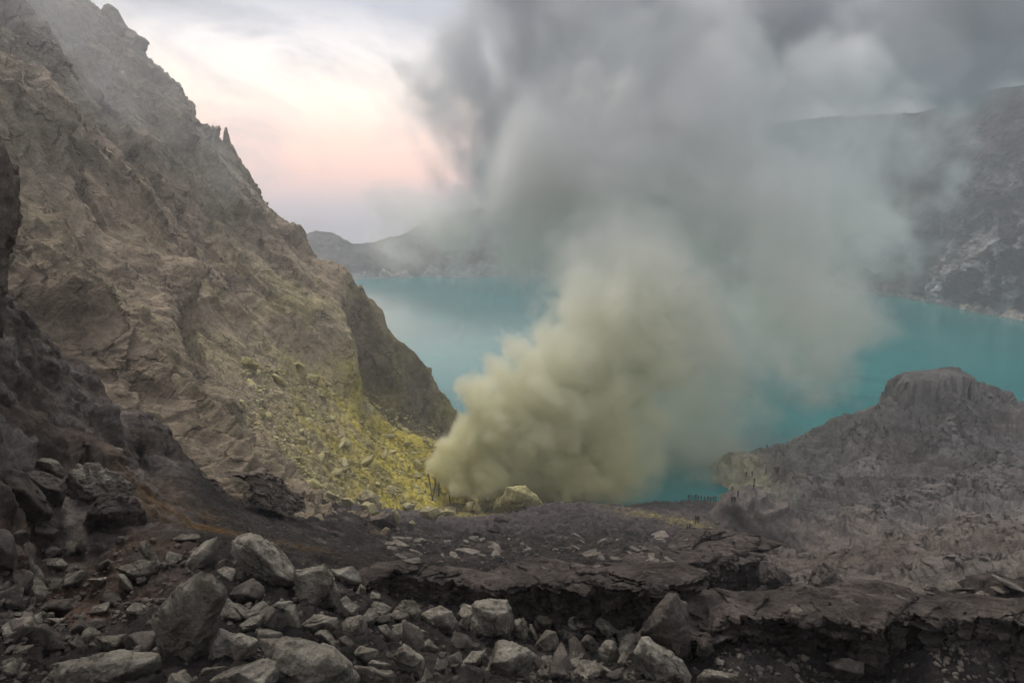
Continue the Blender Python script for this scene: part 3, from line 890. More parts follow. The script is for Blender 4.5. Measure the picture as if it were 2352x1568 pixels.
bd([(150, 120), (330, 130), (440, 180), (460, 250), (440, 330), (350, 380), (250, 260), (180, 200)], 'brown layered outcrop between the pitted boulder and the pale crust', conv=A3, mat='brown_rock', sub=6, rough=1.5, name='outcrop', cat='outcrop')
bd([(510, 640), (560, 580), (580, 640), (560, 680)], 'small brown stone in the dark hollow', conv=A3, mat='dark_rock')
bd([(790, 570), (850, 560), (860, 600), (840, 640), (790, 620)], 'small stump like stone at the edge of the dark hollow', conv=A3, mat='dark_rock')
bd([(1160, 590), (1240, 545), (1370, 550), (1380, 580), (1220, 610)], 'pale crumbling crust block beside the orange stain', conv=A3, mat='flake')
bd([(1015, 590), (1040, 570), (1080, 580), (1070, 610), (1030, 615)], 'small round stone behind the thin fin of rock', conv=A3)
# --- middle
bd([(430, 790), (590, 765), (640, 830), (655, 880), (520, 910), (450, 870)], 'smooth pale flat boulder leaning on the square block', conv=A4, thick=0.7)
bd([(470, 1090), (500, 1000), (540, 970), (630, 1040), (620, 1100), (530, 1150)], 'pale split stone right of the square block', conv=A4)
bd([(610, 1180), (700, 1050), (750, 1050), (770, 1110), (720, 1160), (650, 1200)], 'grey stone with dark crust leaning by the split stone', conv=A4)
bd([(230, 1180), (330, 1090), (380, 1090), (490, 1120), (480, 1200), (400, 1190), (260, 1250)], 'dark twin peaked boulder below the square block', conv=A4)
bd([(490, 1260), (540, 1235), (600, 1290), (600, 1320), (550, 1360), (500, 1310)], 'round smooth dark stone above the huge boulder', conv=A4, rough=0.6, mat='dark_rock')
bd([(320, 1240), (360, 1205), (420, 1205), (480, 1290), (490, 1330), (420, 1310)], 'broken dark stone on the top edge of the huge boulder', conv=A4)
bd([(570, 1390), (640, 1310), (760, 1340), (770, 1390), (690, 1430), (600, 1420)], 'flat dark block right of the round smooth stone', conv=A4)
bd([(820, 1130), (930, 990), (1000, 1000), (1060, 1080), (1040, 1150), (980, 1165), (880, 1150)], 'grey boulder in front of the brown ledge, left of the rounded one', conv=A4)
bd([(1060, 1180), (1060, 1090), (1180, 1035), (1270, 1080), (1305, 1150), (1290, 1220), (1200, 1240), (1120, 1220)], 'rounded dark boulder with a sharp crease below the ledge', conv=A4, sub=6,
   inner=[(1100, 1130, .4), (1180, 1100, .6), (1140, 1180, .6), (1250, 1180, .5)])
bd([(1385, 1290), (1400, 1040), (1440, 1000), (1640, 1000), (1680, 1080), (1690, 1190), (1660, 1260), (1520, 1290), (1450, 1275)], 'tallest cubic grey boulder with a bright crown below the ledge', conv=A4, sub=6, thick=0.9,
   inner=[(1440, 1050, .5), (1560, 1100, .6), (1650, 1080, .4), (1630, 1230, .5), (1450, 1240, .5)])
bd([(1690, 1130), (1760, 1120), (1790, 1180), (1780, 1270), (1740, 1300), (1680, 1240)], 'narrow boulder leaning on the right side of the cubic boulder', conv=A4)
bd([(1480, 1500), (1560, 1380), (1580, 1270), (1680, 1280), (1820, 1340), (1840, 1390), (1740, 1480), (1650, 1560), (1500, 1540)], 'large faceted boulder in front of the cubic boulder', conv=A4, sub=6, thick=0.85,
   inner=[(1600, 1330, .3), (1740, 1370, .4), (1650, 1420, .65), (1560, 1430, .5), (1640, 1530, .4)])
bd([(1830, 1310), (1910, 1200), (1980, 1210), (2000, 1320), (1920, 1370), (1860, 1350)], 'brown grey pointed boulder right of the faceted boulder', conv=A4)
bd([(850, 1390), (940, 1300), (1080, 1390), (1080, 1450), (1050, 1540), (950, 1490), (880, 1430)], 'pale lozenge shaped boulder in the lower middle', conv=A4, sub=6,
   inner=[(940, 1350, .5), (1060, 1410, .5), (1000, 1460, .6)])
bd([(1140, 1480), (1180, 1350), (1250, 1350), (1240, 1440), (1200, 1520), (1150, 1520)], 'upright pitted stone right of the lozenge boulder', conv=A4)
bd([(1330, 1430), (1400, 1350), (1500, 1340), (1470, 1420), (1380, 1470)], 'angular grey stone left of the faceted boulder', conv=A4)
bd([(1050, 1580), (1090, 1450), (1140, 1520), (1140, 1620), (1060, 1620)], 'thin shard below the lozenge boulder', conv=A4)
bd([(590, 1440), (870, 1480), (890, 1530), (860, 1620), (620, 1620), (600, 1520)], 'flat pale slab at the bottom edge right of the huge boulder', conv=A4, thick=0.6)
bd([(690, 1430), (720, 1405), (860, 1440), (850, 1470), (710, 1475)], 'thin flat stone above the flat pale slab', conv=A4)
bd([(1040, 1310), (1110, 1260), (1180, 1340), (1140, 1390), (1080, 1380)], 'dark grey stone behind the lozenge boulder', conv=A4)
bd([(1795, 1160), (1815, 1165), (1855, 1255), (1840, 1272), (1790, 1215)], 'thin pale splinter leaning beside the cubic boulder', conv=A4)
bd([(760, 1180), (820, 1165), (850, 1230), (880, 1270), (850, 1290), (780, 1220)], 'slanting pale stone in dark gravel in the middle', conv=A4)
bd([(970, 1200), (1000, 1175), (1100, 1215), (1090, 1250), (1000, 1240)], 'flat dark stone in front of the rounded creased boulder', conv=A4)
bd([(1310, 1150), (1340, 1125), (1385, 1160), (1390, 1220), (1340, 1230), (1310, 1190)], 'dark pitted stone against the left side of the cubic boulder', conv=A4, mat='dark_rock')
bd([(690, 990), (720, 940), (780, 960), (780, 990), (730, 1010)], 'small crumbly stone under the left end of the ledge', conv=A4)
bd([(620, 930), (640, 885), (680, 920), (675, 960), (640, 960)], 'small grey stone at the corner of the smooth flat boulder', conv=A4)
bd([(1480, 985), (1500, 960), (1525, 990), (1500, 1000)], 'tiny pointed stone behind the crown of the cubic boulder', conv=A4)
# --- right
bd([(280, 970), (360, 840), (440, 740), (480, 745), (540, 800), (555, 900), (560, 1040), (500, 1090), (400, 1020), (330, 1000)], 'tall smooth brown boulder with a rounded back at the end of the ledge', conv=A5, sub=6, rough=0.8, mat='dark_rock',
   inner=[(460, 780, .4), (400, 900, .5), (500, 900, .6), (450, 1010, .5), (340, 970, .3)], Y=11.6)
bd([(260, 1080), (290, 990), (340, 990), (450, 1060), (520, 1110), (570, 1190), (560, 1260), (320, 1260), (280, 1150)], 'pale edged boulder below the tall smooth boulder', conv=A5, sub=6,
   inner=[(320, 1010, .3), (350, 1090, .5), (450, 1090, .3), (480, 1180, .5), (380, 1240, .5)])
bd([(590, 1200), (640, 1160), (700, 1160), (780, 1180), (820, 1190), (840, 1260), (580, 1260)], 'flat pale rock at the bottom edge right of the pale edged boulder', conv=A5)
bd([(100, 1000), (140, 1000), (180, 1060), (165, 1130), (90, 1145), (60, 1060)], 'small pale block left of the pale edged boulder', conv=A5)
bd([(-40, 1010), (0, 970), (40, 990), (80, 1060), (20, 1085)], 'low brown rock behind the small pale block', conv=A5, mat='dark_rock')
bd([(1280, 1120), (1380, 1090), (1490, 1120), (1495, 1180), (1330, 1235), (1290, 1170)], 'brown rounded rock below the dark right bank', conv=A5, mat='dark_rock')
bd([(2240, 1250), (2290, 1130), (2352, 1095), (2440, 1120), (2440, 1260)], 'rough dark rock in the lower right corner', conv=A5, mat='dark_rock')
bd([(290, 510), (320, 475), (390, 500), (410, 540), (330, 548)], 'brown block sitting alone on the bench', conv=A5, mat='dark_rock')
bd([(560, 870), (590, 830), (640, 840), (660, 870), (640, 910), (580, 905)], 'low dark rock right of the tall smooth boulder', conv=A5, mat='dark_rock')
bd([(650, 880), (700, 855), (735, 860), (730, 885), (680, 895)], 'small pale knobbly stones fused on the right bank edge', conv=A5, mat='flake')
bd([(680, 1130), (700, 1095), (740, 1110), (745, 1140), (700, 1150)], 'small pale stone low on the dark right bank', conv=A5)
bd([(800, 1090), (820, 1070), (850, 1085), (840, 1115), (810, 1115)], 'small grey stone in the middle of the dark right bank', conv=A5)
bd([(1140, 1100), (1160, 1075), (1200, 1095), (1180, 1125), (1150, 1120)], 'small grey stone left of the brown rounded rock', conv=A5)
bd([(1045, 975), (1070, 965), (1150, 975), (1160, 1000), (1060, 1000)], 'flat dark stone jutting from the right bank', conv=A5, mat='dark_rock')
# --- on the bench
bd([(1370, 830), (1400, 795), (1470, 820), (1440, 870), (1390, 850)], 'pale cube shaped stone alone near the ledge', conv=A4, mat='flake')
bd([(1480, 850), (1520, 850), (1555, 865), (1550, 882), (1500, 872)], 'flat pale chip beside the pale cube stone', conv=A4, mat='flake')
bd([(680, 460), (800, 415), (860, 410), (890, 500), (740, 512), (690, 500)], 'brown slab of rock lying at the foot of the talus', conv=A4, mat='dark_rock')
bd([(600, 470), (650, 430), (690, 450), (690, 490), (620, 490)], 'dark rock joined to the left of the brown slab', conv=A4, mat='dark_rock')
bd([(1550, 440), (1590, 410), (1700, 420), (1775, 470), (1770, 500), (1650, 490), (1560, 480)], 'long dark rock at the edge of the purple mound', conv=A4, mat='dark_rock', Y=97)
bd([(1500, 520), (1560, 470), (1660, 510), (1665, 560), (1560, 555)], 'brown boulder with a pale top below the long dark rock', conv=A4, mat='dark_rock')
bd([(1400, 540), (1430, 515), (1475, 550), (1455, 580), (1410, 572)], 'small brown rock left of the pale topped boulder', conv=A4, mat='dark_rock')
# --- spires beyond the right bank
bd([(1140, 790), (1200, 680), (1250, 590), (1275, 565), (1300, 620), (1350, 640), (1420, 740), (1440, 790), (1300, 800)], 'tallest dark pointed spire rising beyond the right bank', conv=A5, mat='dark_rock', Y=30, sub=6, rough=2.0, name='rock_spire', cat='spire', thick=0.6)
bd([(960, 700), (975, 620), (1000, 605), (1080, 650), (1130, 720), (1140, 785), (1000, 770)], 'dark blunt spire left of the tallest spire', conv=A5, mat='dark_rock', Y=34, sub=6, rough=2.2, name='rock_spire', cat='spire', thick=0.6)
bd([(905, 640), (930, 618), (960, 640), (970, 700), (920, 690)], 'small dark knob beside the outcrop corner', conv=A5, mat='dark_rock', Y=36, rough=2.0, name='rock_spire', cat='spire')
# --- talus and vents
for ol, lab, mt, yy in [
    ([(1040, 400), (1090, 360), (1170, 365), (1190, 410), (1140, 450), (1060, 450)], 'large pale boulder at the foot of the yellow talus', 'pale_rock', 137),
    ([(640, 350), (680, 325), (740, 340), (770, 390), (720, 430), (660, 400)], 'pale boulder above the brown slab', 'pale_rock', 128),
    ([(610, 310), (630, 260), (680, 240), (740, 270), (795, 350), (700, 372)], 'tall grey yellow boulder behind the pale boulder on the talus', 'pale_rock', 133),
    ([(380, 285), (420, 250), (500, 300), (430, 325)], 'pointed olive boulder left of the talus boulders', 'pale_rock', 118),
    ([(500, 310), (560, 300), (600, 340), (540, 355)], 'small pale boulder right of the pointed olive boulder', 'pale_rock', 122),
    ([(850, 390), (880, 370), (920, 440), (905, 485), (865, 445)], 'upright pale stone right of the brown slab', 'pale_rock', 128),
    ([(920, 350), (960, 330), (1020, 350), (1000, 392), (940, 382)], 'pair of fused pale boulders above the upright pale stone', 'pale_rock', 138),
    ([(960, 475), (1000, 455), (1025, 480), (985, 492)], 'small pale stone below the large pale boulder', 'pale_rock', 122),
    ([(1335, 385), (1370, 330), (1420, 322), (1425, 380), (1390, 405)], 'left sulphur boulder of the cluster in front of the vents', 'sulphur_rock', 146),
    ([(1385, 295), (1420, 285), (1505, 290), (1512, 360), (1460, 392), (1400, 370)], 'blocky sulphur boulder topmost of the vent cluster', 'sulphur_rock', 149),
    ([(1405, 385), (1435, 330), (1465, 375), (1445, 402)], 'small sulphur boulder in front of the vent cluster', 'sulphur_rock', 144),
    ([(1542, 395), (1560, 330), (1610, 280), (1640, 310), (1640, 375), (1585, 402)], 'pointed sulphur boulder right of the vent cluster', 'sulphur_rock', 146),
    ([(1590, 340), (1640, 225), (1700, 230), (1770, 220), (1860, 300), (1890, 345), (1700, 380)], 'broad yellow sulphur mound steaming behind the pointed boulder', 'sulphur_rock', 154),
    ([(1180, 400), (1230, 375), (1290, 400), (1270, 430), (1200, 430)], 'low yellow boulder left of the two miners', 'pale_rock', 143),
]:
    bd(ol, lab, mt, Y=yy, conv=A4, sub=5, sink=0.3)
for ol, lab, yy in [
    ([(1605, 840), (1640, 800), (1730, 815), (1790, 860), (1740, 880), (1650, 860)], 'yellow angular boulder highest on the talus', 138),
    ([(1870, 930), (1890, 915), (1960, 960), (1975, 1000), (1920, 985)], 'long tilted yellow boulder on the upper talus', 146),
    ([(1980, 860), (2060, 830), (2110, 880), (2050, 905)], 'flat olive boulder above the tilted yellow boulder', 158),
    ([(2080, 940), (2130, 915), (2210, 935), (2190, 985), (2110, 980)], 'broad yellow boulder under the cliff crease', 163),
    ([(2160, 1050), (2200, 1015), (2260, 1040), (2230, 1080), (2180, 1080)], 'yellow boulder right of the broad yellow boulder', 158),
    ([(2020, 1040), (2060, 1000), (2100, 1010), (2090, 1050), (2050, 1060)], 'yellow boulder left of the broad yellow boulder', 152),
    ([(1770, 1210), (1790, 1160), (1830, 1190), (1830, 1225), (1800, 1230)], 'yellow grey stone in the middle of the talus', 128),
    ([(385, 850), (430, 790), (510, 780), (600, 790), (610, 830), (545, 910), (480, 905), (420, 880)], 'largest grey boulder hanging on the slope above the brown strata', 50),
    ([(410, 770), (420, 720), (470, 710), (510, 750), (490, 785), (430, 790)], 'smaller boulder resting on top of the hanging grey boulder', 50.5),
    ([(110, 270), (160, 250), (240, 270), (230, 300), (180, 320), (130, 300)], 'pale stone lodged high on the left slope', 58),
]:
    bd(ol, lab, 'sulphur_rock' if yy > 100 else 'pale_rock', Y=yy, conv=A2, sub=5, sink=0.3)


# ------------------------------------------------------------------ rock ledges and layered walls
def ledge(lip, hpx, label, back=1.6, mat='brown_rock', layers=5, seed=0, over=0.25, topdrop=0.12, ns=360, nt=150, name='rock_ledge', jag=0.4):
    """layered rock wall: lip = [(px, py, Y)], hpx = heights of the face in px at the lip points"""
    L = np.array([at(*p) for p in lip])
    upp = np.array([np.linalg.norm(at(*p)) / FPX for p in lip])
    H = np.array(hpx, float) * upp
    seg = np.concatenate([[0], np.cumsum(np.linalg.norm(np.diff(L, axis=0), axis=1))])
    s = np.linspace(0, seg[-1], ns)
    P0 = np.stack([np.interp(s, seg, L[:, k]) for k in range(3)], 1)
    nz = np.stack([s / H.mean() * 1.1, np.full(ns, seed * 1.7), np.zeros(ns)], 1)
    P0[:, 1] += fbm(nz, 5, 0.6) * H.mean() * 1.6 * jag
    P0[:, 2] += fbm(nz * np.array([1.4, 1, 1]) + 40, 5, 0.6) * H.mean() * 0.4 * jag
    # soften the corners of the path
    ker = np.hanning(7); ker /= ker.sum(); m = len(ker) // 2
    for k in range(3):
        P0[:, k] = np.convolve(np.pad(P0[:, k], m, 'edge'), ker, 'valid')[:ns]
    Hs = np.interp(s, seg, H)
    tan = np.gradient(P0, axis=0)
    out = np.stack([tan[:, 1], -tan[:, 0], np.zeros(ns)], 1)
    out /= np.linalg.norm(out, axis=1, keepdims=True)
    out[(out @ np.array([0, -1, 0])) < 0] *= -1
    bk = back * Hs.mean()
    # profile: back of the top -> lip -> face (bulging strata, undercut) -> buried foot
    prof = []
    for t in np.linspace(0, 1, nt // 3):
        prof.append((-bk * (1 - t), -topdrop * (1 - t) * 1.0 * bk, 0.0))
    for t in np.linspace(0, 1, nt - nt // 3 + 1)[1:]:
        prof.append((0, 0, t))
    P = np.zeros((nt, ns, 3))
    for i, (b_, dz_, t) in enumerate(prof):
        if t == 0:
            P[i] = P0 + out * b_ + np.array([0, 0, dz_])
        else:
            und = -over * Hs * math.sin(min(1, t * 1.1) * math.pi * 0.55) * (0.6 + 0.4 * t)
            P[i] = P0 + out * und[:, None]
            P[i, :, 2] -= Hs * t * 1.35
    Qf = P.reshape(-1, 3).astype(F4)
    hm = float(Hs.mean())
    sc_ = 1.0 / hm
    n = grid_normals(P)
    face = np.array([1.0 if p[2] > 0 else 0.25 for p in prof], F4)[:, None].repeat(ns, 1).ravel()
    q = Qf * F4(sc_)
    sq = q * np.array([0.45, 0.45, 1.0], F4)
    tt = np.array([p[2] for p in prof], F4)[:, None].repeat(ns, 1).ravel()
    lay = (tt * 1.3 + fbm(sq * 0.8 + seed, 4) * 0.35) * layers
    fr = lay % 1.0
    lid = np.floor(lay)
    prot = pn(np.stack([q[:, 0] * 0.9, q[:, 1] * 0.9, lid * 3.3 + seed], 1))
    strata = (prot * 0.22 - np.abs(fr - 0.5) ** 3 * 0.35)
    e = face * strata * hm + (cellfacet(q * np.array([1.4, 1.4, 2.4], F4), seed) * 0.12 + cellfacet(q * np.array([4, 4, 7], F4), seed + 1) * 0.04 + fbm(q * 0.9 + seed, 5) * 0.22 + fbm(q * 6, 4, .6) * 0.035) * hm * (0.75 + 0.25 * face)
    D_ = np.where(face[:, None] > 0.5, out[None].repeat(nt, 0).reshape(-1, 3), n.reshape(-1, 3))
    V = Qf + D_ * e[:, None]
    keep_surface('ledge%d' % seed, V)
    o = link(name, mesh_np(name, V, grid_faces(nt, ns), M[mat]))
    tag(o, label, 'ledge')
    return o


def lp(conv, pts): return [(*conv(a, b_), y) for a, b_, y in pts]


ledge(lp(A4, [(660, 930, 12.6), (700, 880, 12.9), (770, 830, 13.2), (900, 842, 13.5), (1080, 862, 13.7), (1280, 880, 13.8), (1480, 912, 13.6), (1640, 935, 13.3), (1665, 965, 13.2)]), [10, 22, 34, 50, 62, 66, 60, 40, 20],
      'dark brown layered ledge behind the middle boulders', seed=3, over=0.12)
ledge(lp(A4, [(1655, 915, 13.6), (1850, 900, 13.7), (2080, 902, 13.5), (2240, 930, 13.2)]) + lp(A5, [(300, 740, 12.9), (430, 735, 12.6)]), [60, 76, 90, 100, 90, 70],
      'dark undercut ledge running up to the tall smooth boulder', seed=9, over=0.3)
ledge(lp(A5, [(600, 1010, 11.8), (680, 930, 12.2), (830, 885, 12.5), (1000, 905, 12.4), (1150, 922, 12.3), (1450, 892, 12.5), (1700, 890, 12.7), (1950, 900, 12.8), (2150, 895, 13.0), (2352, 880, 13.2), (2600, 860, 13.5)]), [50, 70, 90, 100, 105, 120, 130, 135, 140, 150, 150],
      'black shadowed bank of layered rock along the lower right', seed=14, over=0.35, ns=620, back=1.0)
ledge(lp(A3, [(860, 125, 25.5), (1100, 130, 27), (1300, 140, 28.5), (1460, 170, 30), (1500, 230, 30.5)]), [22, 40, 46, 44, 26], 'low brown ledge above the orange stain', seed=33, over=-0.25, mat='strata_rock', jag=0.1)
ledge(lp(A3, [(1690, 145, 33), (1760, 130, 34), (1850, 140, 35), (1915, 165, 36), (2000, 255, 37), (2085, 300, 38)]), [26, 44, 60, 60, 34, 18], 'stepped brown ledge between the bench and the talus', seed=38, over=-0.3, mat='strata_rock', jag=0.1)
ledge(lp(A5, [(405, 690, 30), (430, 640, 31), (580, 602, 33), (710, 600, 34), (830, 558, 36), (905, 515, 38), (925, 560, 38.5)]), [30, 46, 58, 60, 66, 76, 60],
      'dark angular outcrop at the right end of the bench', seed=44, over=0.2, name='outcrop_ledge')
ledge(lp(A5, [(575, 500, 37), (610, 455, 38), (700, 448, 39), (725, 480, 39), (790, 470, 39.5), (900, 500, 40)]), [22, 36, 38, 30, 30, 22], 'turreted dark crest on top of the angular outcrop', seed=51, over=0.0, layers=2, name='outcrop_ledge')
# near rock pillar at the left edge
bd([(-140, 270), (-30, 275), (8, 310), (20, 350), (44, 385), (30, 410), (40, 440), (38, 490), (14, 540), (8, 720), (-140, 740)], 'dark mossy overhanging rock pillar at the upper left edge', mat='strata_rock', Y=16, sub=6, rough=2.0, name='rock_pillar', cat='rock', thick=0.6)


# ------------------------------------------------------------------ shared stone meshes, scattered stones, gravel
def random_rock(seed, sub, flat=0.75, mat='andesite'):
    rs = np.random.default_rng(seed)
    n = 11
    N = rs.normal(size=(n, 3)); N /= np.linalg.norm(N, axis=1, keepdims=True)
    N = np.vstack([N, np.eye(3), -np.eye(3)])
    D = rs.uniform(0.55, 1.0, len(N)); D[n:] = 1.0
    S = np.array([1.0, rs.uniform(.6, .95), flat * rs.uniform(.7, 1.1)])
    P, F = rock_from_planes(N, D, sub, 1.1, seed, wear=0.015)
    return mesh_np('stone', P * S * 0.5, F, M[mat])


def ground_surf(px, py):
    ys = [surface_depth(k, px, py) for k in SURF if k not in ('hill', 'slope')]
    ys = [v for v in ys if v]
    Y = min(ys) if ys else ground_hit(px, py)
    return at(px, py, Y)


STONES = [random_rock(500 + k, 4) for k in range(9)]
DSTONES = [random_rock(540 + k, 4, mat='dark_rock') for k in range(6)]
FLK = [random_rock(560 + k, 4, flat=0.16, mat='flake') for k in range(7)]
YST = [random_rock(580 + k, 3, mat='sulphur_rock') for k in range(8)]
PST = [random_rock(590 + k, 3, mat='pale_rock') for k in range(6)]


def put(me, name, p, size, rs, label, cat, group, tilt=0.5, sink=0.1, rz=None):
    o = link(name, me, p + np.array([0, 0, size * (0.3 - sink)]))
    o.scale = (size * rs.uniform(.8, 1.3), size, size * rs.uniform(.75, 1.1))
    o.rotation_euler = (rs.normal() * tilt, rs.normal() * tilt, rs.uniform(0, 6.28) if rz is None else rz + rs.normal() * 0.2)
    return tag(o, label, cat, group)


rs = np.random.default_rng(91)
# stones between the boulders
cnt = 0
while cnt < 165:
    px = rs.uniform(20, 1560); lo = np.interp(px, [0, 600, 850, 1560], [1240, 1290, 1370, 1470])
    py = rs.uniform(lo, 1560)
    if any(a_ - 4 < px < c_ + 4 and b_ + 0.15 * (d_ - b_) < py < d_ + 26 for a_, b_, c_, d_ in TRACED): continue
    p = ground_surf(px, py)
    size = (0.10 + 0.34 * rs.random() ** 2.2) * (p[1] / 8) ** 0.6
    dk = rs.random() < 0.35
    put((DSTONES if dk else STONES)[rs.integers(6 if dk else 9)], 'stone', p, size, rs,
        'small dark stone lying in the gravel among the boulders' if dk else 'small grey stone lying in the gravel among the boulders', 'stone', 'small dark stones between the boulders' if dk else 'small grey stones between the boulders')
    cnt += 1
# thin pale flakes on the bench
for k in range(90):
    px = rs.uniform(900, 1600); py = rs.uniform(1228, 1330) if px > 1100 else rs.uniform(1235, 1300)
    p = ground_surf(px, py)
    o = put(FLK[rs.integers(7)], 'flake', p, p[1] / FPX * (10 + 34 * rs.random() ** 2), rs, 'thin pale flake of rock lying flat on the dark bench', 'flake', 'pale flakes on the bench', 0.14, 0.25, rz=-0.35)
    o.scale[0] *= rs.uniform(.8, 1.7); o.scale[1] *= rs.uniform(.45, .9); o.scale[2] *= rs.uniform(1.0, 3.0); o.rotation_euler[2] += rs.normal() * 0.45
for (x, y, w) in [(1090, 830, 80), (1050, 850, 70), (1120, 850, 60), (1420, 780, 60), (1500, 775, 70), (1560, 790, 80), (1640, 790, 60), (1700, 770, 90), (1790, 750, 80), (1860, 760, 80), (1950, 730, 90), (2040, 740, 110), (2020, 770, 80), (2100, 770, 100), (2200, 700, 130), (2280, 720, 140), (2230, 740, 110), (120, 690, 80), (180, 690, 70), (240, 700, 60), (440, 605, 60), (500, 600, 50), (160, 570, 60), (60, 560, 80), (30, 540, 70), (760, 455, 50), (860, 490, 60)]:
    px, py = A5(x, y)
    p = ground_surf(px, py) if surface_depth('ground', px, py) and y > 600 else at(px, py, 15.6)
    if x in (760, 860): p = at(px, py, 39.5)
    elif p[1] > 30 and x > 1000: p = at(px, py, 15.6)
    put(FLK[rs.integers(7)], 'flake', p, p[1] / FPX * w * 0.4271 * rs.uniform(.9, 1.3), rs, 'pale slab of crust lying along the crest of the right bank' if x > 1000 else 'pale flat flake on the edge of the bench', 'flake',
        'pale slabs on the right crest' if x > 1000 else 'pale flakes on the bench edge', 0.22, 0.2, rz=0.2)


def slope_surf(px, py):
    Y = np.linspace(40, 225, 900)
    d = at(px, py, 1.0)
    z = H_T(np.stack([d[0] * Y, Y], 1))
    below = d[2] * Y < z
    k = int(np.argmax(below)) if below.any() else 899
    return at(px, py, float(Y[max(k, 1)]))


cnt = 0
tri = [(430, 900), (700, 830), (1000, 990), (1010, 1150), (720, 1170), (560, 1080)]
while cnt < 130:
    px, py = rs.uniform(430, 1010), rs.uniform(840, 1175)
    lo = np.interp(px, [430, 560, 700, 850, 1000], [880, 860, 850, 900, 985]); hi = np.interp(px, [430, 560, 720, 1000], [960, 1080, 1160, 1160])
    if not lo < py < hi: continue
    w = np.interp(px, [430, 700, 1000], [0.25, 0.8, 1.0])
    if rs.random() > w: continue
    p = slope_surf(px, py)
    yel = rs.random() < np.interp(py - (px - 700) * 0.2, [900, 1000, 1120, 1170], [.7, .9, .6, .2])
    size = 0.9 + 3.0 * rs.random() ** 2.6
    put((YST if yel else PST)[rs.integers(8 if yel else 6)], 'stone', p, size, rs,
        'yellow sulphur coated stone on the talus' if yel else 'pale grey stone on the talus', 'stone', 'yellow stones on the talus' if yel else 'pale stones on the talus', 0.5, 0.15)
    cnt += 1


def heap(name, meshes_sub, n, sampler, label, mat, cat=None):
    """one mesh of many pebbles nobody could count"""
    Vs, Fs, off = [], [], 0
    base = []
    for k in range(6):
        r2 = np.random.default_rng(700 + k)
        N = r2.normal(size=(9, 3)); N /= np.linalg.norm(N, axis=1, keepdims=True)
        N = np.vstack([N, np.eye(3), -np.eye(3)]); D = r2.uniform(.5, 1, len(N))
        V, F = ICO[meshes_sub]
        dn = V @ N.T
        r = np.where(dn > 1e-3, D[None] / np.maximum(dn, 1e-3), 9e9).min(1)
        base.append((V * r[:, None] * 0.5, F))
    for k in range(n):
        p, s = sampler()
        V, F = base[k % 6]
        a = rs.uniform(0, 6.28); ca, sa = math.cos(a), math.sin(a)
        b_ = rs.normal() * 0.6; cb, sb = math.cos(b_), math.sin(b_)
        Rm = np.array([[ca, -sa, 0], [sa, ca, 0], [0, 0, 1]]) @ np.array([[1, 0, 0], [0, cb, -sb], [0, sb, cb]])
        Vs.append((V * np.array([s * 1.2, s, s * 0.8])) @ Rm.T + p); Fs.append(F + off); off += len(V)
    o = link(name, mesh_np(name, np.vstack(Vs), np.vstack(Fs), M[mat], smooth=False))
    tag(o, label, cat, kind='stuff')


ICO[2] = ico(2); ICO[1] = ico(1)


def bulk_points(n, fpx, fpy_lo, fpy_hi, surf, y0=3.0, y1=185.0):
    """n surface points found together"""
    px = fpx(n); u = rs.random(n)
    py = fpy_lo(px) + u * (fpy_hi(px) - fpy_lo(px))
    NS = 56
    Y = np.exp(np.linspace(math.log(y0), math.log(y1), NS))
    d = np.array([at(a, b_, 1.0) for a, b_ in zip(px, py)])
    X = d[:, 0:1] * Y[None]; Zr = d[:, 2:3] * Y[None]
    z = surf(X.ravel(), np.broadcast_to(Y[None], X.shape).ravel()).reshape(X.shape)
    g = Zr - z
    below = g < 0
    k = np.clip(np.where(below.any(1), below.argmax(1), NS - 1), 1, NS - 1)
    r = np.arange(n)
    a, c = g[r, k - 1], g[r, k]
    f = np.clip(a / (a - c + 1e-9), 0, 1)
    return d * (Y[k - 1] * (1 - f) + Y[k] * f)[:, None]


GP = bulk_points(2600, lambda n: rs.uniform(-40, 1700, n), lambda x: np.interp(x, [0, 600, 850, 1560, 1700], [1230, 1260, 1350, 1440, 1420]), lambda x: np.full_like(x, 1590), ground_z, 3.0, 40.0)
_it = iter(GP)
heap('gravel', 2, 2600, lambda: (lambda p: (p, (0.03 + 0.10 * rs.random() ** 2.5) * (p[1] / 7) ** 0.5))(next(_it)), 'dark gravel and chips filling the gaps between boulders', 'dark_rock')
BP = bulk_points(1700, lambda n: rs.uniform(500, 1650, n), lambda x: np.full_like(x, 1195), lambda x: np.interp(x, [500, 850, 1650], [1230, 1325, 1340]), ground_z, 10.0, 140.0)
_it = iter(BP)
heap('rubble', 1, 1700, lambda: (lambda p: (p, p[1] / FPX * rs.uniform(2.5, 9)))(next(_it)), 'crumbled dark chips scattered over the bench', 'dark_rock')
RP = bulk_points(900, lambda n: rs.uniform(1600, 2352, n), lambda x: np.full_like(x, 1420), lambda x: np.full_like(x, 1580), ground_z, 8.0, 16.0)
_it = iter(RP)
heap('rubble', 2, 900, lambda: (lambda p: (p, 0.03 + 0.13 * rs.random() ** 2))(next(_it)), 'crumbled dark rubble on the right bank', 'dark_rock')
_nk = [k for k in SURF if k.startswith('ledge')]
SURF['near'] = tuple(np.concatenate([SURF[k][i] for k in _nk] + [SURF['ground'][i][SURF['ground'][2] < 45]]) for i in range(3))
LC = []
while len(LC) < 420:
    px, py = rs.uniform(830, 2352), rs.uniform(1270, 1420)
    v = surface_depth('near', px, py)
    if v: LC.append(at(px, py, v))
_it = iter(LC)
heap('rubble', 2, 420, lambda: (lambda p: (p, p[1] / FPX * (3 + 13 * rs.random() ** 2.6)))(next(_it)), 'brown chips and crumbs lying on the ledge tops', 'dark_rock')
del SURF['near']
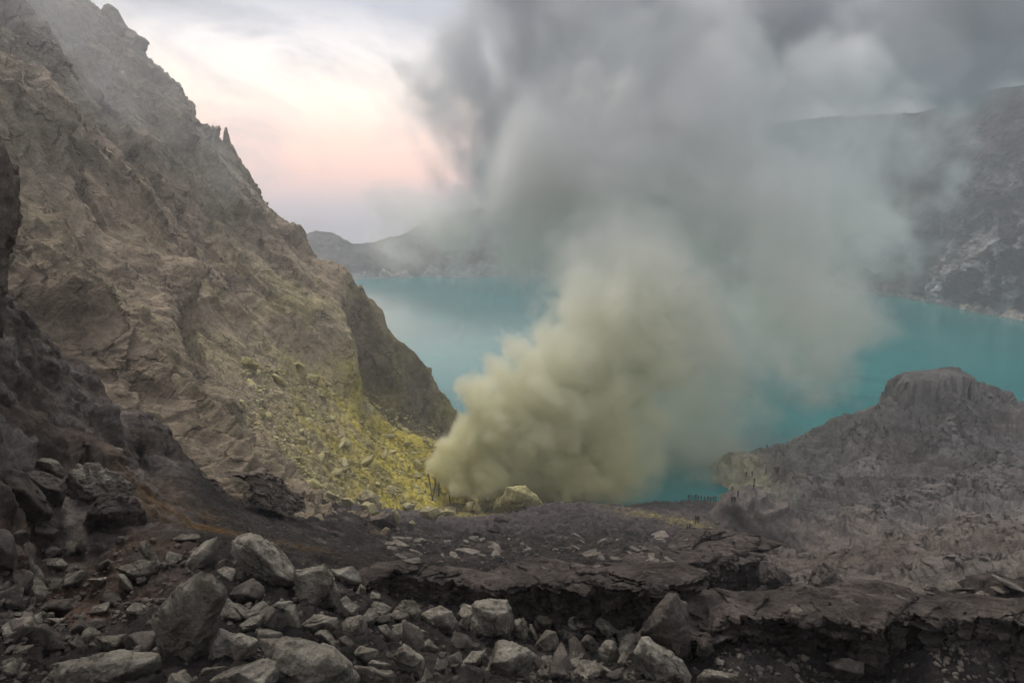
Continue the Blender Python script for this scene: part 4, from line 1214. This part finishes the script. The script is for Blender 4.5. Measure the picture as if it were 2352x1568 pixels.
TP = bulk_points(2600, lambda n: rs.uniform(420, 1010, n), lambda x: np.interp(x, [420, 560, 700, 850, 1000], [860, 840, 840, 900, 985]), lambda x: np.interp(x, [420, 560, 720, 1000], [980, 1090, 1165, 1165]),
                 lambda X, Y: H_T(np.stack([X, Y], 1)), 45.0, 200.0)
_it = iter(TP)
heap('talus_rubble', 1, 2600, lambda: (lambda p: (p, 0.35 + 0.9 * rs.random() ** 2.5))(next(_it)), 'fine yellowish rubble covering the talus fan', 'sulphur_rock')


# ------------------------------------------------------------------ people
def person_mesh(name, pose, shirt, trousers):
    """one continuous skinned body in metres, feet at z = 0"""
    J = {
        'stand': dict(k1=(-.10, .02, .48), k2=(.10, .0, .48), f1=(-.11, .03, .05), f2=(.12, -.02, .05), e1=(-.25, .03, 1.12), e2=(.25, .03, 1.12), h1=(-.26, -.06, .88), h2=(.26, -.06, .88)),
        'walk': dict(k1=(-.09, -.16, .50), k2=(.09, .06, .48), f1=(-.09, -.26, .06), f2=(.09, .30, .08), e1=(-.25, .12, 1.14), e2=(.25, -.06, 1.13), h1=(-.24, .14, .9), h2=(.24, -.24, .95)),
        'stoop': dict(k1=(-.12, -.10, .48), k2=(.12, -.02, .48), f1=(-.13, -.06, .05), f2=(.14, .06, .05), e1=(-.22, -.36, .98), e2=(.22, -.36, .98), h1=(-.14, -.50, .74), h2=(.14, -.50, .74)),
    }[pose]
    lean = -0.22 if pose == 'stoop' else 0.0
    v = [(0, 0, .92, .13), (0, lean * .4, 1.12, .125), (0, lean * .9, 1.36, .145), (0, lean * 1.15, 1.49, .06), (0, lean * 1.3 - .01, 1.60, .095), (0, lean * 1.35, 1.70, .075),
         (-.19, lean * .9, 1.40, .065), (*J['e1'], .048), (*J['h1'], .038), (.19, lean * .9, 1.40, .065), (*J['e2'], .048), (*J['h2'], .038),
         (-.09, 0, .86, .095), (*J['k1'], .065), (*J['f1'], .05), (.09, 0, .86, .095), (*J['k2'], .065), (*J['f2'], .05),
         (J['f1'][0], J['f1'][1] - .16, .03, .035), (J['f2'][0], J['f2'][1] - .16, .03, .035)]
    e = [(0, 1), (1, 2), (2, 3), (3, 4), (4, 5), (2, 6), (6, 7), (7, 8), (2, 9), (9, 10), (10, 11), (0, 12), (12, 13), (13, 14), (0, 15), (15, 16), (16, 17), (14, 18), (17, 19)]
    me = bpy.data.meshes.new(name)
    me.from_pydata([q[:3] for q in v], e, [])
    o = bpy.data.objects.new('tmp', me); COL.objects.link(o)
    md = o.modifiers.new('s', 'SKIN'); md.use_smooth_shade = True
    o.modifiers.new('u', 'SUBSURF').levels = 1
    sk = me.skin_vertices[0].data
    for q, s_ in zip(v, sk):
        s_.radius = (q[3], q[3])
    sk[0].use_root = True
    dg = bpy.context.evaluated_depsgraph_get()
    res = bpy.data.meshes.new_from_object(o.evaluated_get(dg))
    bpy.data.objects.remove(o)
    res.name = 'person'
    m = bpy.data.materials.new('clothed_figure')
    b = NB(nodes_of(m))
    tc = b.n('ShaderNodeTexCoord').outputs['Object']
    sx = b.n('ShaderNodeSeparateXYZ'); b.l(tc, sx.inputs[0])
    z = b.math('DIVIDE', sx.outputs[2], 1.8)
    rp = b.n('ShaderNodeValToRGB'); rp.color_ramp.interpolation = 'CONSTANT'
    stops = [(0, (0.02, 0.018, 0.016)), (0.06, trousers), (0.52, shirt), (0.84, (0.22, 0.13, 0.085)), (0.93, (0.015, 0.013, 0.012))]
    while len(rp.color_ramp.elements) < 5: rp.color_ramp.elements.new(0.5)
    for el, (p, c) in zip(rp.color_ramp.elements, stops):
        el.position = p; el.color = (*c, 1)
    b.l(z, rp.inputs[0])
    bs = b.n('ShaderNodeBsdfPrincipled'); b.l(rp.outputs[0], bs.inputs['Base Color']); bs.inputs['Roughness'].default_value = 0.85
    out = b.n('ShaderNodeOutputMaterial'); b.l(bs.outputs[0], out.inputs[0])
    res.materials.clear(); res.materials.append(m)
    return res


PM = [person_mesh('a', 'stand', (0.025, 0.025, 0.03), (0.02, 0.02, 0.025)), person_mesh('b', 'walk', (0.03, 0.022, 0.02), (0.025, 0.025, 0.03)),
      person_mesh('c', 'stand', (0.06, 0.03, 0.028), (0.02, 0.02, 0.022)), person_mesh('d', 'stoop', (0.022, 0.022, 0.026), (0.03, 0.028, 0.026))]


def person(px, py, kind, label, surf='k', group=None, Y=None, h=1.0):
    if Y is None:
        ys = [v for v in (surface_depth('hill', px, py), surface_depth('ground', px, py)) if v and v > 60]
        Y = min(ys) if ys else (knoll_hit(px, py) if surf == 'k' else ground_hit(px, py, 30))
    p = at(px, py, Y)
    o = link('person', PM[kind], p)
    o.rotation_euler = (0, 0, rs.uniform(0, 6.28))
    o.scale = (h, h, h)
    return tag(o, label, 'person', group)


def Z7(x, y): return ((2560 + x / 1.742) * 0.6125, (1200 + y / 1.742) * 0.6125)


person(612.5 + 1315 * .336, 1041.25 + 430 * .336, 0, 'person in black standing before the sulphur boulders, left of the pair', 'g', Y=141, h=1.05)
person(612.5 + 1303 * .336, 1041.25 + 425 * .336, 3, 'person stooping in dark clothes next to the vents, close to the standing one', 'g', Y=142)
person(612.5 + 1412 * .336, 1041.25 + 430 * .336, 1, 'person in dark clothes alone in front of the vent boulder cluster', 'g', Y=141, h=1.0)
for x, y in ((40, 1160), (55, 1162), (85, 1160), (70, 1166), (140, 1172), (150, 1185), (165, 1172), (185, 1172), (200, 1174), (215, 1170), (120, 1168), (100, 1168), (178, 1178)):
    px, py = Z7(x, y)
    person(px, py + 5, rs.integers(3), 'person in dark clothes in the crowd lined up on the dark lakeside shelf', 'g', 'crowd on the lakeside shelf', Y=None)
for k, (x, y) in enumerate(((322, 1200), (338, 1202))):
    person(*Z7(x, y), k, ('person in dark clothes left of a pair below the yellow shore cliff', 'person in dark clothes right of a pair below the yellow shore cliff')[k])
person(*Z7(360, 1160), 0, 'person standing at the foot of the yellow shore cliff')
for k, (x, y, h) in enumerate(((590, 990, 1.1), (604, 992, 1.2), (616, 1004, 1.3), (624, 990, 1.0))):
    person(*Z7(x, y), k % 3, 'person in the tight group halfway up the knoll path', group='group halfway up the knoll path')
person(*Z7(543, 1012), 1, 'person walking below the group on the knoll path')
person(*Z7(550, 842), 0, 'topmost person alone against the lake on the knoll edge')
person(*Z7(608, 888), 1, 'person walking on the knoll path below the leaning pair')
person(*Z7(586, 908), 2, 'person standing lowest of the walkers near the knoll edge')
person(*Z7(634, 862), 1, 'person at the left of a pair climbing the knoll')
person(*Z7(654, 838), 0, 'person at the right of a pair climbing the knoll')
person(*Z7(662, 903), 3, 'person bending down right of the walkers on the knoll')
person(*Z7(682, 850), 3, 'person crouching furthest right on the knoll path')
person(*Z7(415, 1022), 0, 'person at the left of two standing above the yellow cliff')
person(*Z7(453, 1022), 2, 'person at the right of two standing above the yellow cliff')
person(*Z7(467, 1070), 0, 'person standing upright on the grey slope above the shore')
person(*Z7(463, 1115), 1, 'person walking lowest on the grey slope above the shore')
for k, (x, y) in enumerate(((83, 1325), (93, 1326), (102, 1328))):
    person(*Z7(x, y), k, ('left', 'middle', 'right')[k] + ' person of three standing on the pale yellowish hump', 'g')
for k, (x, y) in enumerate(((28, 1400), (44, 1392))):
    person(*Z7(x, y), 1, ('lower', 'upper')[k] + ' person of two walking on the yellow patch', 'g')
for k, (x, y) in enumerate(((124, 1420), (142, 1415), (154, 1415), (165, 1418))):
    person(*Z7(x, y + 4), k % 3, 'person standing in a row behind the dark angular outcrop', 'g', 'row behind the outcrop', Y=100)

# post and vent pipes
def tube(name, a, c, r, mat, label, cat, bend=0.0, group=None):
    a, c = np.asarray(a, float), np.asarray(c, float)
    n, m = 9, 10
    d = c - a; d /= np.linalg.norm(d)
    u = np.cross(d, [0, 1, 0.2]); u /= np.linalg.norm(u); w = np.cross(d, u)
    V, F = [], []
    for i in range(n):
        t = i / (n - 1)
        p = a * (1 - t) + c * t + u * bend * math.sin(t * math.pi)
        rr = r * (1.12 if i in (0, n - 1) else 1)
        for j in range(m):
            an = 6.2832 * j / m
            V.append(p + rr * (u * math.cos(an) + w * math.sin(an)))
    F = [[i * m + j, i * m + (j + 1) % m, (i + 1) * m + (j + 1) % m, (i + 1) * m + j] for i in range(n - 1) for j in range(m)]
    V.append(a); V.append(c)
    me = bpy.data.meshes.new(name)
    me.from_pydata([tuple(v) for v in V], [], F + [[n * m, (j + 1) % m, j] for j in range(m)] + [[n * m + 1, (n - 1) * m + j, (n - 1) * m + (j + 1) % m] for j in range(m)])
    for p in me.polygons: p.use_smooth = True
    me.materials.append(mat)
    return tag(link(name, me), label, cat, group)


rust = simple('rusted_iron', (0.03, 0.024, 0.018), 0.7)
wood = simple('weathered_wood', (0.02, 0.017, 0.015), 0.8)
q = slope_surf(428.5, 1004)
tube('post', q - np.array([0, 0, .3]), q + np.array([0.02, 0, 0.95]), 0.07, wood, 'thin dark post standing alone on the left slope', 'post')
for (a, c, bnd, lab) in [((1102, 130), (1135, 325), .5, 'leftmost bent dark vent pipe on the yellow wall'), ((1152, 140), (1122, 330), -.4, 'dark vent pipe crossing the leftmost one'),
                         ((1182, 160), (1176, 285), .2, 'short dark vent pipe in the middle of the yellow wall'), ((1246, 200), (1256, 355), .3, 'dark vent pipe nearest the smoke on the yellow wall')]:
    pa, pc = slope_surf(*A4(*a)), slope_surf(*A4(*c))
    o_ = np.array([0.1, -0.5, 0.1])
    tube('vent_pipe', pa + o_, pc + o_, 0.15, rust, lab, 'pipe', bnd)


# ------------------------------------------------------------------ smoke
def volume_object(name, lo, hi, res, dens, mat, label):
    """smoke of measured density: the object's own points carry it and a node group turns them into a volume"""
    nx, ny, nz = res
    me = bpy.data.meshes.new(name)
    n = nx * ny * nz
    me.vertices.add(n)
    a = me.attributes.new('soot', 'FLOAT', 'POINT')
    a.data.foreach_set('value', np.ascontiguousarray(dens.transpose(2, 1, 0), F4).ravel())   # x fastest
    o = link(name, me)
    ng = bpy.data.node_groups.new(name + '_field', 'GeometryNodeTree')
    ng.interface.new_socket('Geometry', in_out='INPUT', socket_type='NodeSocketGeometry')
    ng.interface.new_socket('Geometry', in_out='OUTPUT', socket_type='NodeSocketGeometry')
    b = NB(ng)
    gi = b.n('NodeGroupInput'); go = b.n('NodeGroupOutput')
    pos = b.n('GeometryNodeInputPosition').outputs[0]
    lo = np.asarray(lo, float); hi = np.asarray(hi, float)
    sub = b.n('ShaderNodeVectorMath', operation='SUBTRACT'); b.l(pos, sub.inputs[0]); sub.inputs[1].default_value = lo
    mul = b.n('ShaderNodeVectorMath', operation='MULTIPLY'); b.l(sub.outputs[0], mul.inputs[0])
    mul.inputs[1].default_value = (np.array(res) - 1) / (hi - lo)
    add = b.n('ShaderNodeVectorMath', operation='ADD'); b.l(mul.outputs[0], add.inputs[0]); add.inputs[1].default_value = (.5, .5, .5)
    flo = b.n('ShaderNodeVectorMath', operation='FLOOR'); b.l(add.outputs[0], flo.inputs[0])
    sx = b.n('ShaderNodeSeparateXYZ'); b.l(flo.outputs[0], sx.inputs[0])
    # integer index arithmetic (float32 would lose the low bits past 16.7 million)
    def f2i(s):
        nd = b.n('FunctionNodeFloatToInt'); b.l(s, nd.inputs[0]); return nd.outputs[0]
    def im(op, p, q_):
        nd = b.n('FunctionNodeIntegerMath', operation=op); b.l(p, nd.inputs[0])
        if isinstance(q_, int): nd.inputs[1].default_value = q_
        else: b.l(q_, nd.inputs[1])
        return nd.outputs[0]
    idx = im('ADD', im('MULTIPLY', im('ADD', im('MULTIPLY', f2i(sx.outputs[2]), ny), f2i(sx.outputs[1])), nx), f2i(sx.outputs[0]))
    at_ = b.n('GeometryNodeInputNamedAttribute', data_type='FLOAT'); at_.inputs['Name'].default_value = 'soot'
    si = b.n('GeometryNodeSampleIndex', data_type='FLOAT', domain='POINT')
    b.l(gi.outputs[0], si.inputs['Geometry']); b.l(at_.outputs['Attribute'], si.inputs['Value']); b.l(idx, si.inputs['Index'])
    vc = b.n('GeometryNodeVolumeCube')
    b.l(si.outputs[0], vc.inputs['Density'])
    vc.inputs['Min'].default_value = lo; vc.inputs['Max'].default_value = hi
    for k, nm in enumerate(('Resolution X', 'Resolution Y', 'Resolution Z')): vc.inputs[nm].default_value = res[k]
    sm = b.n('GeometryNodeSetMaterial'); sm.inputs['Material'].default_value = mat
    b.l(vc.outputs[0], sm.inputs[0]); b.l(sm.outputs[0], go.inputs[0])
    md = o.modifiers.new('field', 'NODES'); md.node_group = ng
    me.materials.append(mat)
    tag(o, label, 'smoke', kind='stuff')
    return o


def smoke_material(name, color, aniso=0.2, ramp=None, dens=1.0):
    m = bpy.data.materials.new(name)
    b = NB(nodes_of(m))
    pv = b.n('ShaderNodeVolumePrincipled')
    pv.inputs['Density'].default_value = dens
    pv.inputs['Density Attribute'].default_value = 'density'
    pv.inputs['Anisotropy'].default_value = aniso
    pv.inputs['Color'].default_value = (*color, 1)
    if ramp:
        pos = b.n('ShaderNodeNewGeometry').outputs['Position']
        sx = b.n('ShaderNodeSeparateXYZ'); b.l(pos, sx.inputs[0])
        mr = b.n('ShaderNodeMapRange'); mr.inputs[1].default_value = ramp[0]; mr.inputs[2].default_value = ramp[1]
        b.l(sx.outputs[2], mr.inputs[0])
        b.l(b.ramp(mr.outputs[0], ramp[2]), pv.inputs['Color'])
    out = b.n('ShaderNodeOutputMaterial'); b.l(pv.outputs[0], out.inputs['Volume'])
    return m


def puffs_sdf(P, puffs, k=6.0):
    """smooth union of round puffs (x, y, z, r)"""
    acc = np.zeros(len(P), F4)
    for (c, r) in puffs:
        d = np.sqrt(((P - np.asarray(c, F4)) ** 2).sum(1)) - F4(r)
        acc += np.exp(np.clip(-d / F4(k), -30, 30)).astype(F4)
    return -F4(k) * np.log(acc + F4(1e-13))


def make_smoke():
    def pf(px, py, rpx, Y):
        c = at(px, py, Y)
        return (c, rpx * np.linalg.norm(c) / FPX)
    # ---- dense sulphur plume
    lo = np.array([-34., 128., -70.]); hi = np.array([78., 214., 22.])
    vx = 0.48
    res = tuple(int((b_ - a) / vx) for a, b_ in zip(lo, hi))
    ax = [np.linspace(lo[k], hi[k], res[k], dtype=F4) for k in range(3)]
    G = np.stack(np.meshgrid(*ax, indexing='ij'), -1).reshape(-1, 3)
    puffs = [pf(*q) for q in [
        (1040, 1075, 45, 156), (1020, 1040, 38, 158), (1090, 1020, 70, 158), (1110, 1090, 55, 155), (1180, 1085, 55, 154), (1075, 1000, 30, 158),
        (1150, 960, 90, 160), (1110, 880, 55, 162), (1160, 850, 70, 163), (1200, 1020, 95, 158), (1270, 1060, 75, 156), (1330, 1090, 55, 156),
        (1180, 800, 42, 164), (1250, 880, 110, 164), (1300, 960, 120, 162), (1260, 780, 75, 166), (1275, 735, 48, 168), (1340, 800, 130, 168),
        (1380, 900, 110, 166), (1400, 700, 150, 172), (1320, 640, 95, 172), (1480, 780, 120, 174), (1500, 620, 160, 178), (1310, 560, 80, 176), (1440, 540, 140, 180), (1600, 680, 100, 182),
        (1390, 1075, 75, 158), (1450, 1090, 60, 158), (1420, 1020, 75, 160), (1500, 1060, 45, 160), (1360, 1120, 40, 154), (1290, 1110, 45, 154), (1490, 960, 70, 164), (1540, 840, 90, 172), (1640, 760, 80, 178), (1110, 1120, 26, 150), (1060, 1125, 14, 150), (1240, 1122, 40, 155), (1190, 1120, 30, 155), (1310, 1125, 34, 155), (1420, 1125, 34, 158), (1500, 1120, 30, 160)]]
    sdf = np.full(len(G), 99, F4)
    for a in range(0, len(G), 500000):
        sdf[a:a + 500000] = puffs_sdf(G[a:a + 500000], puffs, 1.6)
    act = np.where(sdf < 9)[0]
    Q = G[act]; s = sdf[act]
    flow = Q - np.array([0.10, 0, 0.25], F4) * (Q[:, 2:3] + 70) * 0
    w = np.stack([pn(flow * 0.06 + 3), pn(flow * 0.06 + 23), pn(flow * 0.06 + 43)], 1) * F4(3.5)
    bil = np.zeros(len(Q), F4); a_, f_ = 1.0, 0.085
    for o in range(6):
        bil += a_ * (np.abs(pn((flow + w) * F4(f_) + 13 * o + 101)) * 2 - 0.45)
        a_ *= 0.57; f_ *= 2.05
    zf = np.clip((Q[:, 2] + 66) / 56, 0, 1)
    amp = 2.1 + 6.5 * zf
    sd = s - bil * amp
    # crisp in the young smoke on the left, frayed higher up and to the right
    right = np.clip((Q[:, 0] - (14 + 0.4 * (Q[:, 2] + 66))) / 26, 0, 1)
    soft = 0.6 + 8.0 * np.maximum(zf ** 1.6, right)
    den = np.clip(-sd / soft, 0, 1)
    den *= (0.75 + 0.5 * np.clip(fbm(Q * 0.12 + 77, 3) + 0.5, 0, 1))
    den *= 1.0 - 0.72 * zf ** 1.3 - 0.2 * right
    den *= 0.9 + 1.7 * (1 - np.maximum(np.minimum(zf * 1.25, 1), right)) * np.exp(np.minimum(sd, 0) / 3.5)
    den *= sst(16, -22, Q[:, 2])
    D = np.zeros(len(G), F4); D[act] = np.clip(den, 0, 3)
    D = D.reshape(res)
    sm = smoke_material('sulphur_smoke', (0.80, 0.80, 0.60), 0.42, (-66, 10, [(0.0, (0.980, 0.962, 0.75)), (0.40, (0.982, 0.977, 0.86)), (1.0, (0.984, 0.987, 0.96))]), dens=0.45)
    volume_object('sulphur_smoke', lo, hi, res, D, sm, 'billowing pale yellow sulphur smoke rising from the vents')

    def cloud(name, label, lo, hi, vx, puffs, kk, wscale, nscale, namp, soft, mat, floor=None):
        lo = np.array(lo); hi = np.array(hi)
        res = tuple(int((b_ - a) / vx) for a, b_ in zip(lo, hi))
        ax = [np.linspace(lo[k], hi[k], res[k], dtype=F4) for k in range(3)]
        G = np.stack(np.meshgrid(*ax, indexing='ij'), -1).reshape(-1, 3)
        ps = [pf(*q) for q in puffs]
        sdf = chunked(lambda g: puffs_sdf(g, ps, kk), G, 200000)
        act = np.where(sdf < namp * 1.1 + 5)[0]
        Q = G[act]; s = sdf[act]
        w = np.stack([pn(Q * wscale + 3), pn(Q * wscale + 23), pn(Q * wscale + 43)], 1) * F4(0.45 / wscale)
        n = fbm((Q + w) * F4(nscale), 7, 0.62) + (np.abs(fbm((Q + w) * F4(nscale * 2.3) + 50, 4, 0.55)) - 0.22) * 0.5
        den = np.clip((n * namp - s + 5.0) / soft, 0, 1) ** 1.15
        den *= np.clip(0.85 + n * 2.0, 0.08, 1.9)
        if floor: den *= 1 - floor[2] * sst(floor[0], floor[1], Q[:, 2])
        D = np.zeros(len(G), F4); D[act] = den
        D = D.reshape(res)
        D[:2] = 0; D[-2:] = 0; D[:, :2] = 0; D[:, -2:] = 0; D[:, :, :1] = 0; D[:, :, -2:] = 0
        volume_object(name, lo, hi, res, D, mat, label)

    # ---- large drifting grey cloud above and to the right
    cloud('drifting_smoke', 'grey smoke cloud drifting up and right over the lake', (-80., 165., -71.), (225., 320., 120.), 1.7, [
        (1400, 640, 130, 212), (1280, 560, 100, 222), (1160, 500, 90, 232), (1060, 520, 55, 240), (950, 520, 45, 245), (870, 480, 40, 248), (1330, 420, 170, 235), (1530, 450, 180, 232), (1640, 610, 130, 222),
        (1740, 440, 150, 238), (1880, 370, 90, 248), (1600, 300, 160, 242), (1450, 260, 120, 245), (1920, 460, 60, 250), (1830, 600, 80, 235), (1760, 540, 110, 230), (1950, 600, 40, 240),
        (1800, 320, 100, 246), (1620, 180, 90, 248), (1450, 130, 60, 250), (1640, 740, 110, 215), (1590, 850, 110, 208), (1700, 870, 80, 206), (1770, 850, 36, 210), (1560, 980, 80, 198), (1500, 1080, 60, 186), (1740, 720, 80, 214), (1700, 800, 120, 214), (1620, 920, 120, 206), (1580, 1040, 80, 194), (1820, 680, 70, 224), (1900, 640, 60, 232), (1520, 900, 120, 204), (1450, 800, 130, 208), (1380, 700, 120, 212), (1560, 150, 110, 248), (1740, 190, 100, 250), (1430, 170, 90, 248), (1350, 190, 80, 246), (1330, 110, 70, 247), (1660, 90, 90, 250), (1880, 230, 90, 252), (2020, 300, 60, 256), (2100, 420, 50, 258), (1990, 420, 70, 256), (2020, 560, 60, 246), (1900, 740, 60, 226), (1830, 800, 60, 216),
        (1480, 720, 110, 208), (1650, 980, 46, 200), (1130, 600, 36, 240), (1230, 640, 50, 232)],
        5.0, 0.02, 0.026, 20, 13, smoke_material('grey_smoke_cloud', (0.80, 0.81, 0.81), 0.3, (-60, 110, [(0.0, (0.986, 0.978, 0.86)), (0.22, (0.988, 0.988, 0.945)), (0.50, (0.990, 0.993, 0.982)), (1.0, (0.988, 0.991, 0.996))]), dens=0.10), floor=(-20, -50, 0.35))
    # ---- thin mist clinging to the upper left cliff
    cloud('mist', 'thin pale mist drifting across the upper left cliff', (-190., 95., -20.), (-50., 235., 95.), 2.6, [
        (110, 110, 110, 165), (230, 290, 80, 165), (60, 260, 80, 140), (330, 170, 60, 200), (300, 330, 70, 175), (20, 20, 120, 165), (420, 400, 50, 195)],
        5.0, 0.022, 0.03, 16, 24, smoke_material('pale_mist', (0.98, 0.985, 0.995), 0.2, None, dens=0.016))
    # ---- thick smoke overhead, its unlit shade put into a darker scatter colour
    cloud('shaded_smoke', 'shaded grey smoke column spreading overhead', (-75., 215., -10.), (270., 345., 185.), 1.9, [
        (1110, 450, 85, 262), (1090, 340, 85, 262), (1150, 320, 110, 262), (1200, 200, 140, 264), (1160, 120, 110, 264), (1250, 60, 150, 266), (1170, -40, 160, 268), (1330, -20, 130, 270), (1310, 220, 100, 264), (1370, 140, 80, 266), (1060, 250, 60, 262), (1040, 480, 50, 258),
        (1550, -50, 130, 275), (1750, -20, 130, 278), (1950, 10, 130, 280), (2150, 10, 130, 284), (2350, -10, 130, 286), (2000, 130, 80, 282), (2200, 120, 80, 285), (1830, 90, 70, 280)],
        5.0, 0.02, 0.028, 20, 15, smoke_material('shaded_smoke_cloud', (0.75, 0.76, 0.785), 0.3, None, dens=0.085))


if SMOKE:
    make_smoke()

if HAZE:
    m = bpy.data.materials.new('thin_haze')
    b = NB(nodes_of(m))
    pv = b.n('ShaderNodeVolumePrincipled'); pv.inputs['Density'].default_value = 0.00055
    pv.inputs['Color'].default_value = (0.86, 0.88, 0.92, 1); pv.inputs['Anisotropy'].default_value = 0.15
    out = b.n('ShaderNodeOutputMaterial'); b.l(pv.outputs[0], out.inputs['Volume'])
    bm = bmesh.new(); bmesh.ops.create_cube(bm, size=1)
    for v in bm.verts:
        v.co = Vector((v.co.x * 2600, v.co.y * 1330 + 580, -170 + (v.co.z + 0.5) * 420))
    me = bpy.data.meshes.new('haze'); bm.to_mesh(me); bm.free(); me.materials.append(m)
    tag(link('haze', me), 'thin volcanic haze filling the crater', kind='stuff')

# ------------------------------------------------------------------ sky
SUN_AZ, SUN_EL = R(-30), R(52)          # behind the smoke, left of centre


def build_world():
    w = bpy.data.worlds.new('World'); SC.world = w
    w.use_nodes = True
    nt = w.node_tree; nt.nodes.clear(); b = NB(nt)
    d = b.n('ShaderNodeTexCoord').outputs['Generated']
    sky = b.n('ShaderNodeTexSky', sky_type='NISHITA'); sky.sun_disc = False
    sky.sun_elevation = SUN_EL; sky.sun_rotation = SUN_AZ
    bg0 = b.n('ShaderNodeBackground'); b.l(sky.outputs[0], bg0.inputs[0]); bg0.inputs[1].default_value = 0.10
    # cloud deck by direction
    sx = b.n('ShaderNodeSeparateXYZ'); b.l(d, sx.inputs[0])
    el = sx.outputs[2]
    gl = b.n('ShaderNodeVectorMath', operation='DOT_PRODUCT'); b.l(d, gl.inputs[0])
    az0, el0 = R(-14), R(9)
    gl.inputs[1].default_value = (math.sin(az0) * math.cos(el0), math.cos(az0) * math.cos(el0), math.sin(el0))
    mp = b.n('ShaderNodeMapping'); mp.inputs['Scale'].default_value = (1.0, 1.0, 1.7); b.l(d, mp.inputs[0])
    n1 = b.noise(mp.outputs[0], 3.2, 8, 0.58, 0.5)
    n2 = b.noise(mp.outputs[0], 7.5, 7, 0.6, 0.4)
    nn = b.math('ADD', b.math('MULTIPLY', n1, 0.7), b.math('MULTIPLY', n2, 0.3))
    glow = b.math('ADD', gl.outputs['Value'], b.math('MULTIPLY', b.math('SUBTRACT', nn, 0.5), 0.30))
    g = b.ramp(glow, [(0.0, 0.0), (0.84, 0.06), (0.915, 0.5), (0.965, 1.0)])
    warm = b.ramp(el, [(0.0, (0.36, 0.33, 0.37)), (0.03, (0.52, 0.43, 0.46)), (0.075, (0.98, 0.60, 0.50)), (0.125, (1.22, 0.80, 0.62)), (0.18, (1.38, 1.12, 0.90)), (0.235, (0.98, 0.88, 0.83)), (0.30, (0.42, 0.445, 0.51)), (0.45, (0.30, 0.32, 0.37))])
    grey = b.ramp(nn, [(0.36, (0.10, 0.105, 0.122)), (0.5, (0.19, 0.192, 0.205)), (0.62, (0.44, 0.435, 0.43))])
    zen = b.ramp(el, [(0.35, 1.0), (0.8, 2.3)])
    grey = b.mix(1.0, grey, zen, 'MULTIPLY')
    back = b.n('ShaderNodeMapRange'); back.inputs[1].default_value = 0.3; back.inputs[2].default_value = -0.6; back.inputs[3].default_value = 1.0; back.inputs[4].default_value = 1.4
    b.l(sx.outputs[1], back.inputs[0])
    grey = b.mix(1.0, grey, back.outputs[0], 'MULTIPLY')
    ws = b.noise(mp.outputs[0], 4.2, 9, 0.6, 1.1)
    wisp = b.math('MULTIPLY', b.ramp(ws, [(0.44, 0.0), (0.60, 1.0)]), b.ramp(el, [(0.06, 0.30), (0.22, 0.55), (0.42, 1.0)]))
    warm = b.mix(wisp, warm, (0.40, 0.405, 0.45))
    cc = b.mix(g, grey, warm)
    # ground half stays dim
    lo_ = b.n('ShaderNodeMapRange'); lo_.inputs[1].default_value = -0.25; lo_.inputs[2].default_value = -0.05; lo_.inputs[3].default_value = 0.2; lo_.inputs[4].default_value = 1.0
    b.l(el, lo_.inputs[0]); lowf = lo_.outputs[0]
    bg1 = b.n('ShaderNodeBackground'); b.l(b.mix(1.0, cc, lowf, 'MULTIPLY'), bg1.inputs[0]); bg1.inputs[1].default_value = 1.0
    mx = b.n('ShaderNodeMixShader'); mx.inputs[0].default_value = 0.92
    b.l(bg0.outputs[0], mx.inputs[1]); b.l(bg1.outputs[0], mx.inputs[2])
    out = b.n('ShaderNodeOutputWorld'); b.l(mx.outputs[0], out.inputs[0])


build_world()
sl = bpy.data.lights.new('sun', 'SUN'); sl.energy = 1.5; sl.angle = R(16); sl.color = (1.0, 0.92, 0.82)
so = bpy.data.objects.new('sun', sl); COL.objects.link(so)
dirv = Vector((math.sin(SUN_AZ) * math.cos(SUN_EL), math.cos(SUN_AZ) * math.cos(SUN_EL), math.sin(SUN_EL)))
so.rotation_euler = (-dirv).to_track_quat('-Z', 'Y').to_euler()

cam = bpy.data.cameras.new('camera'); cam.sensor_width = 36; cam.lens = 36 * FPX / 2352
cam.clip_start = 0.1; cam.clip_end = 6000
co = bpy.data.objects.new('camera', cam); COL.objects.link(co)
co.rotation_euler = (R(90) - PITCH, 0, 0)
SC.camera = co

SC.view_settings.view_transform = 'Standard'; SC.view_settings.look = 'None'
SC.view_settings.exposure = 0.62; SC.view_settings.gamma = 1
cy = SC.cycles
cy.use_denoising = True
cy.max_bounces = 9; cy.diffuse_bounces = 2; cy.glossy_bounces = 2; cy.volume_bounces = 7; cy.transparent_max_bounces = 12
cy.volume_step_rate = 4.0; cy.volume_max_steps = 400
cy.use_adaptive_sampling = True; cy.adaptive_threshold = 0.03
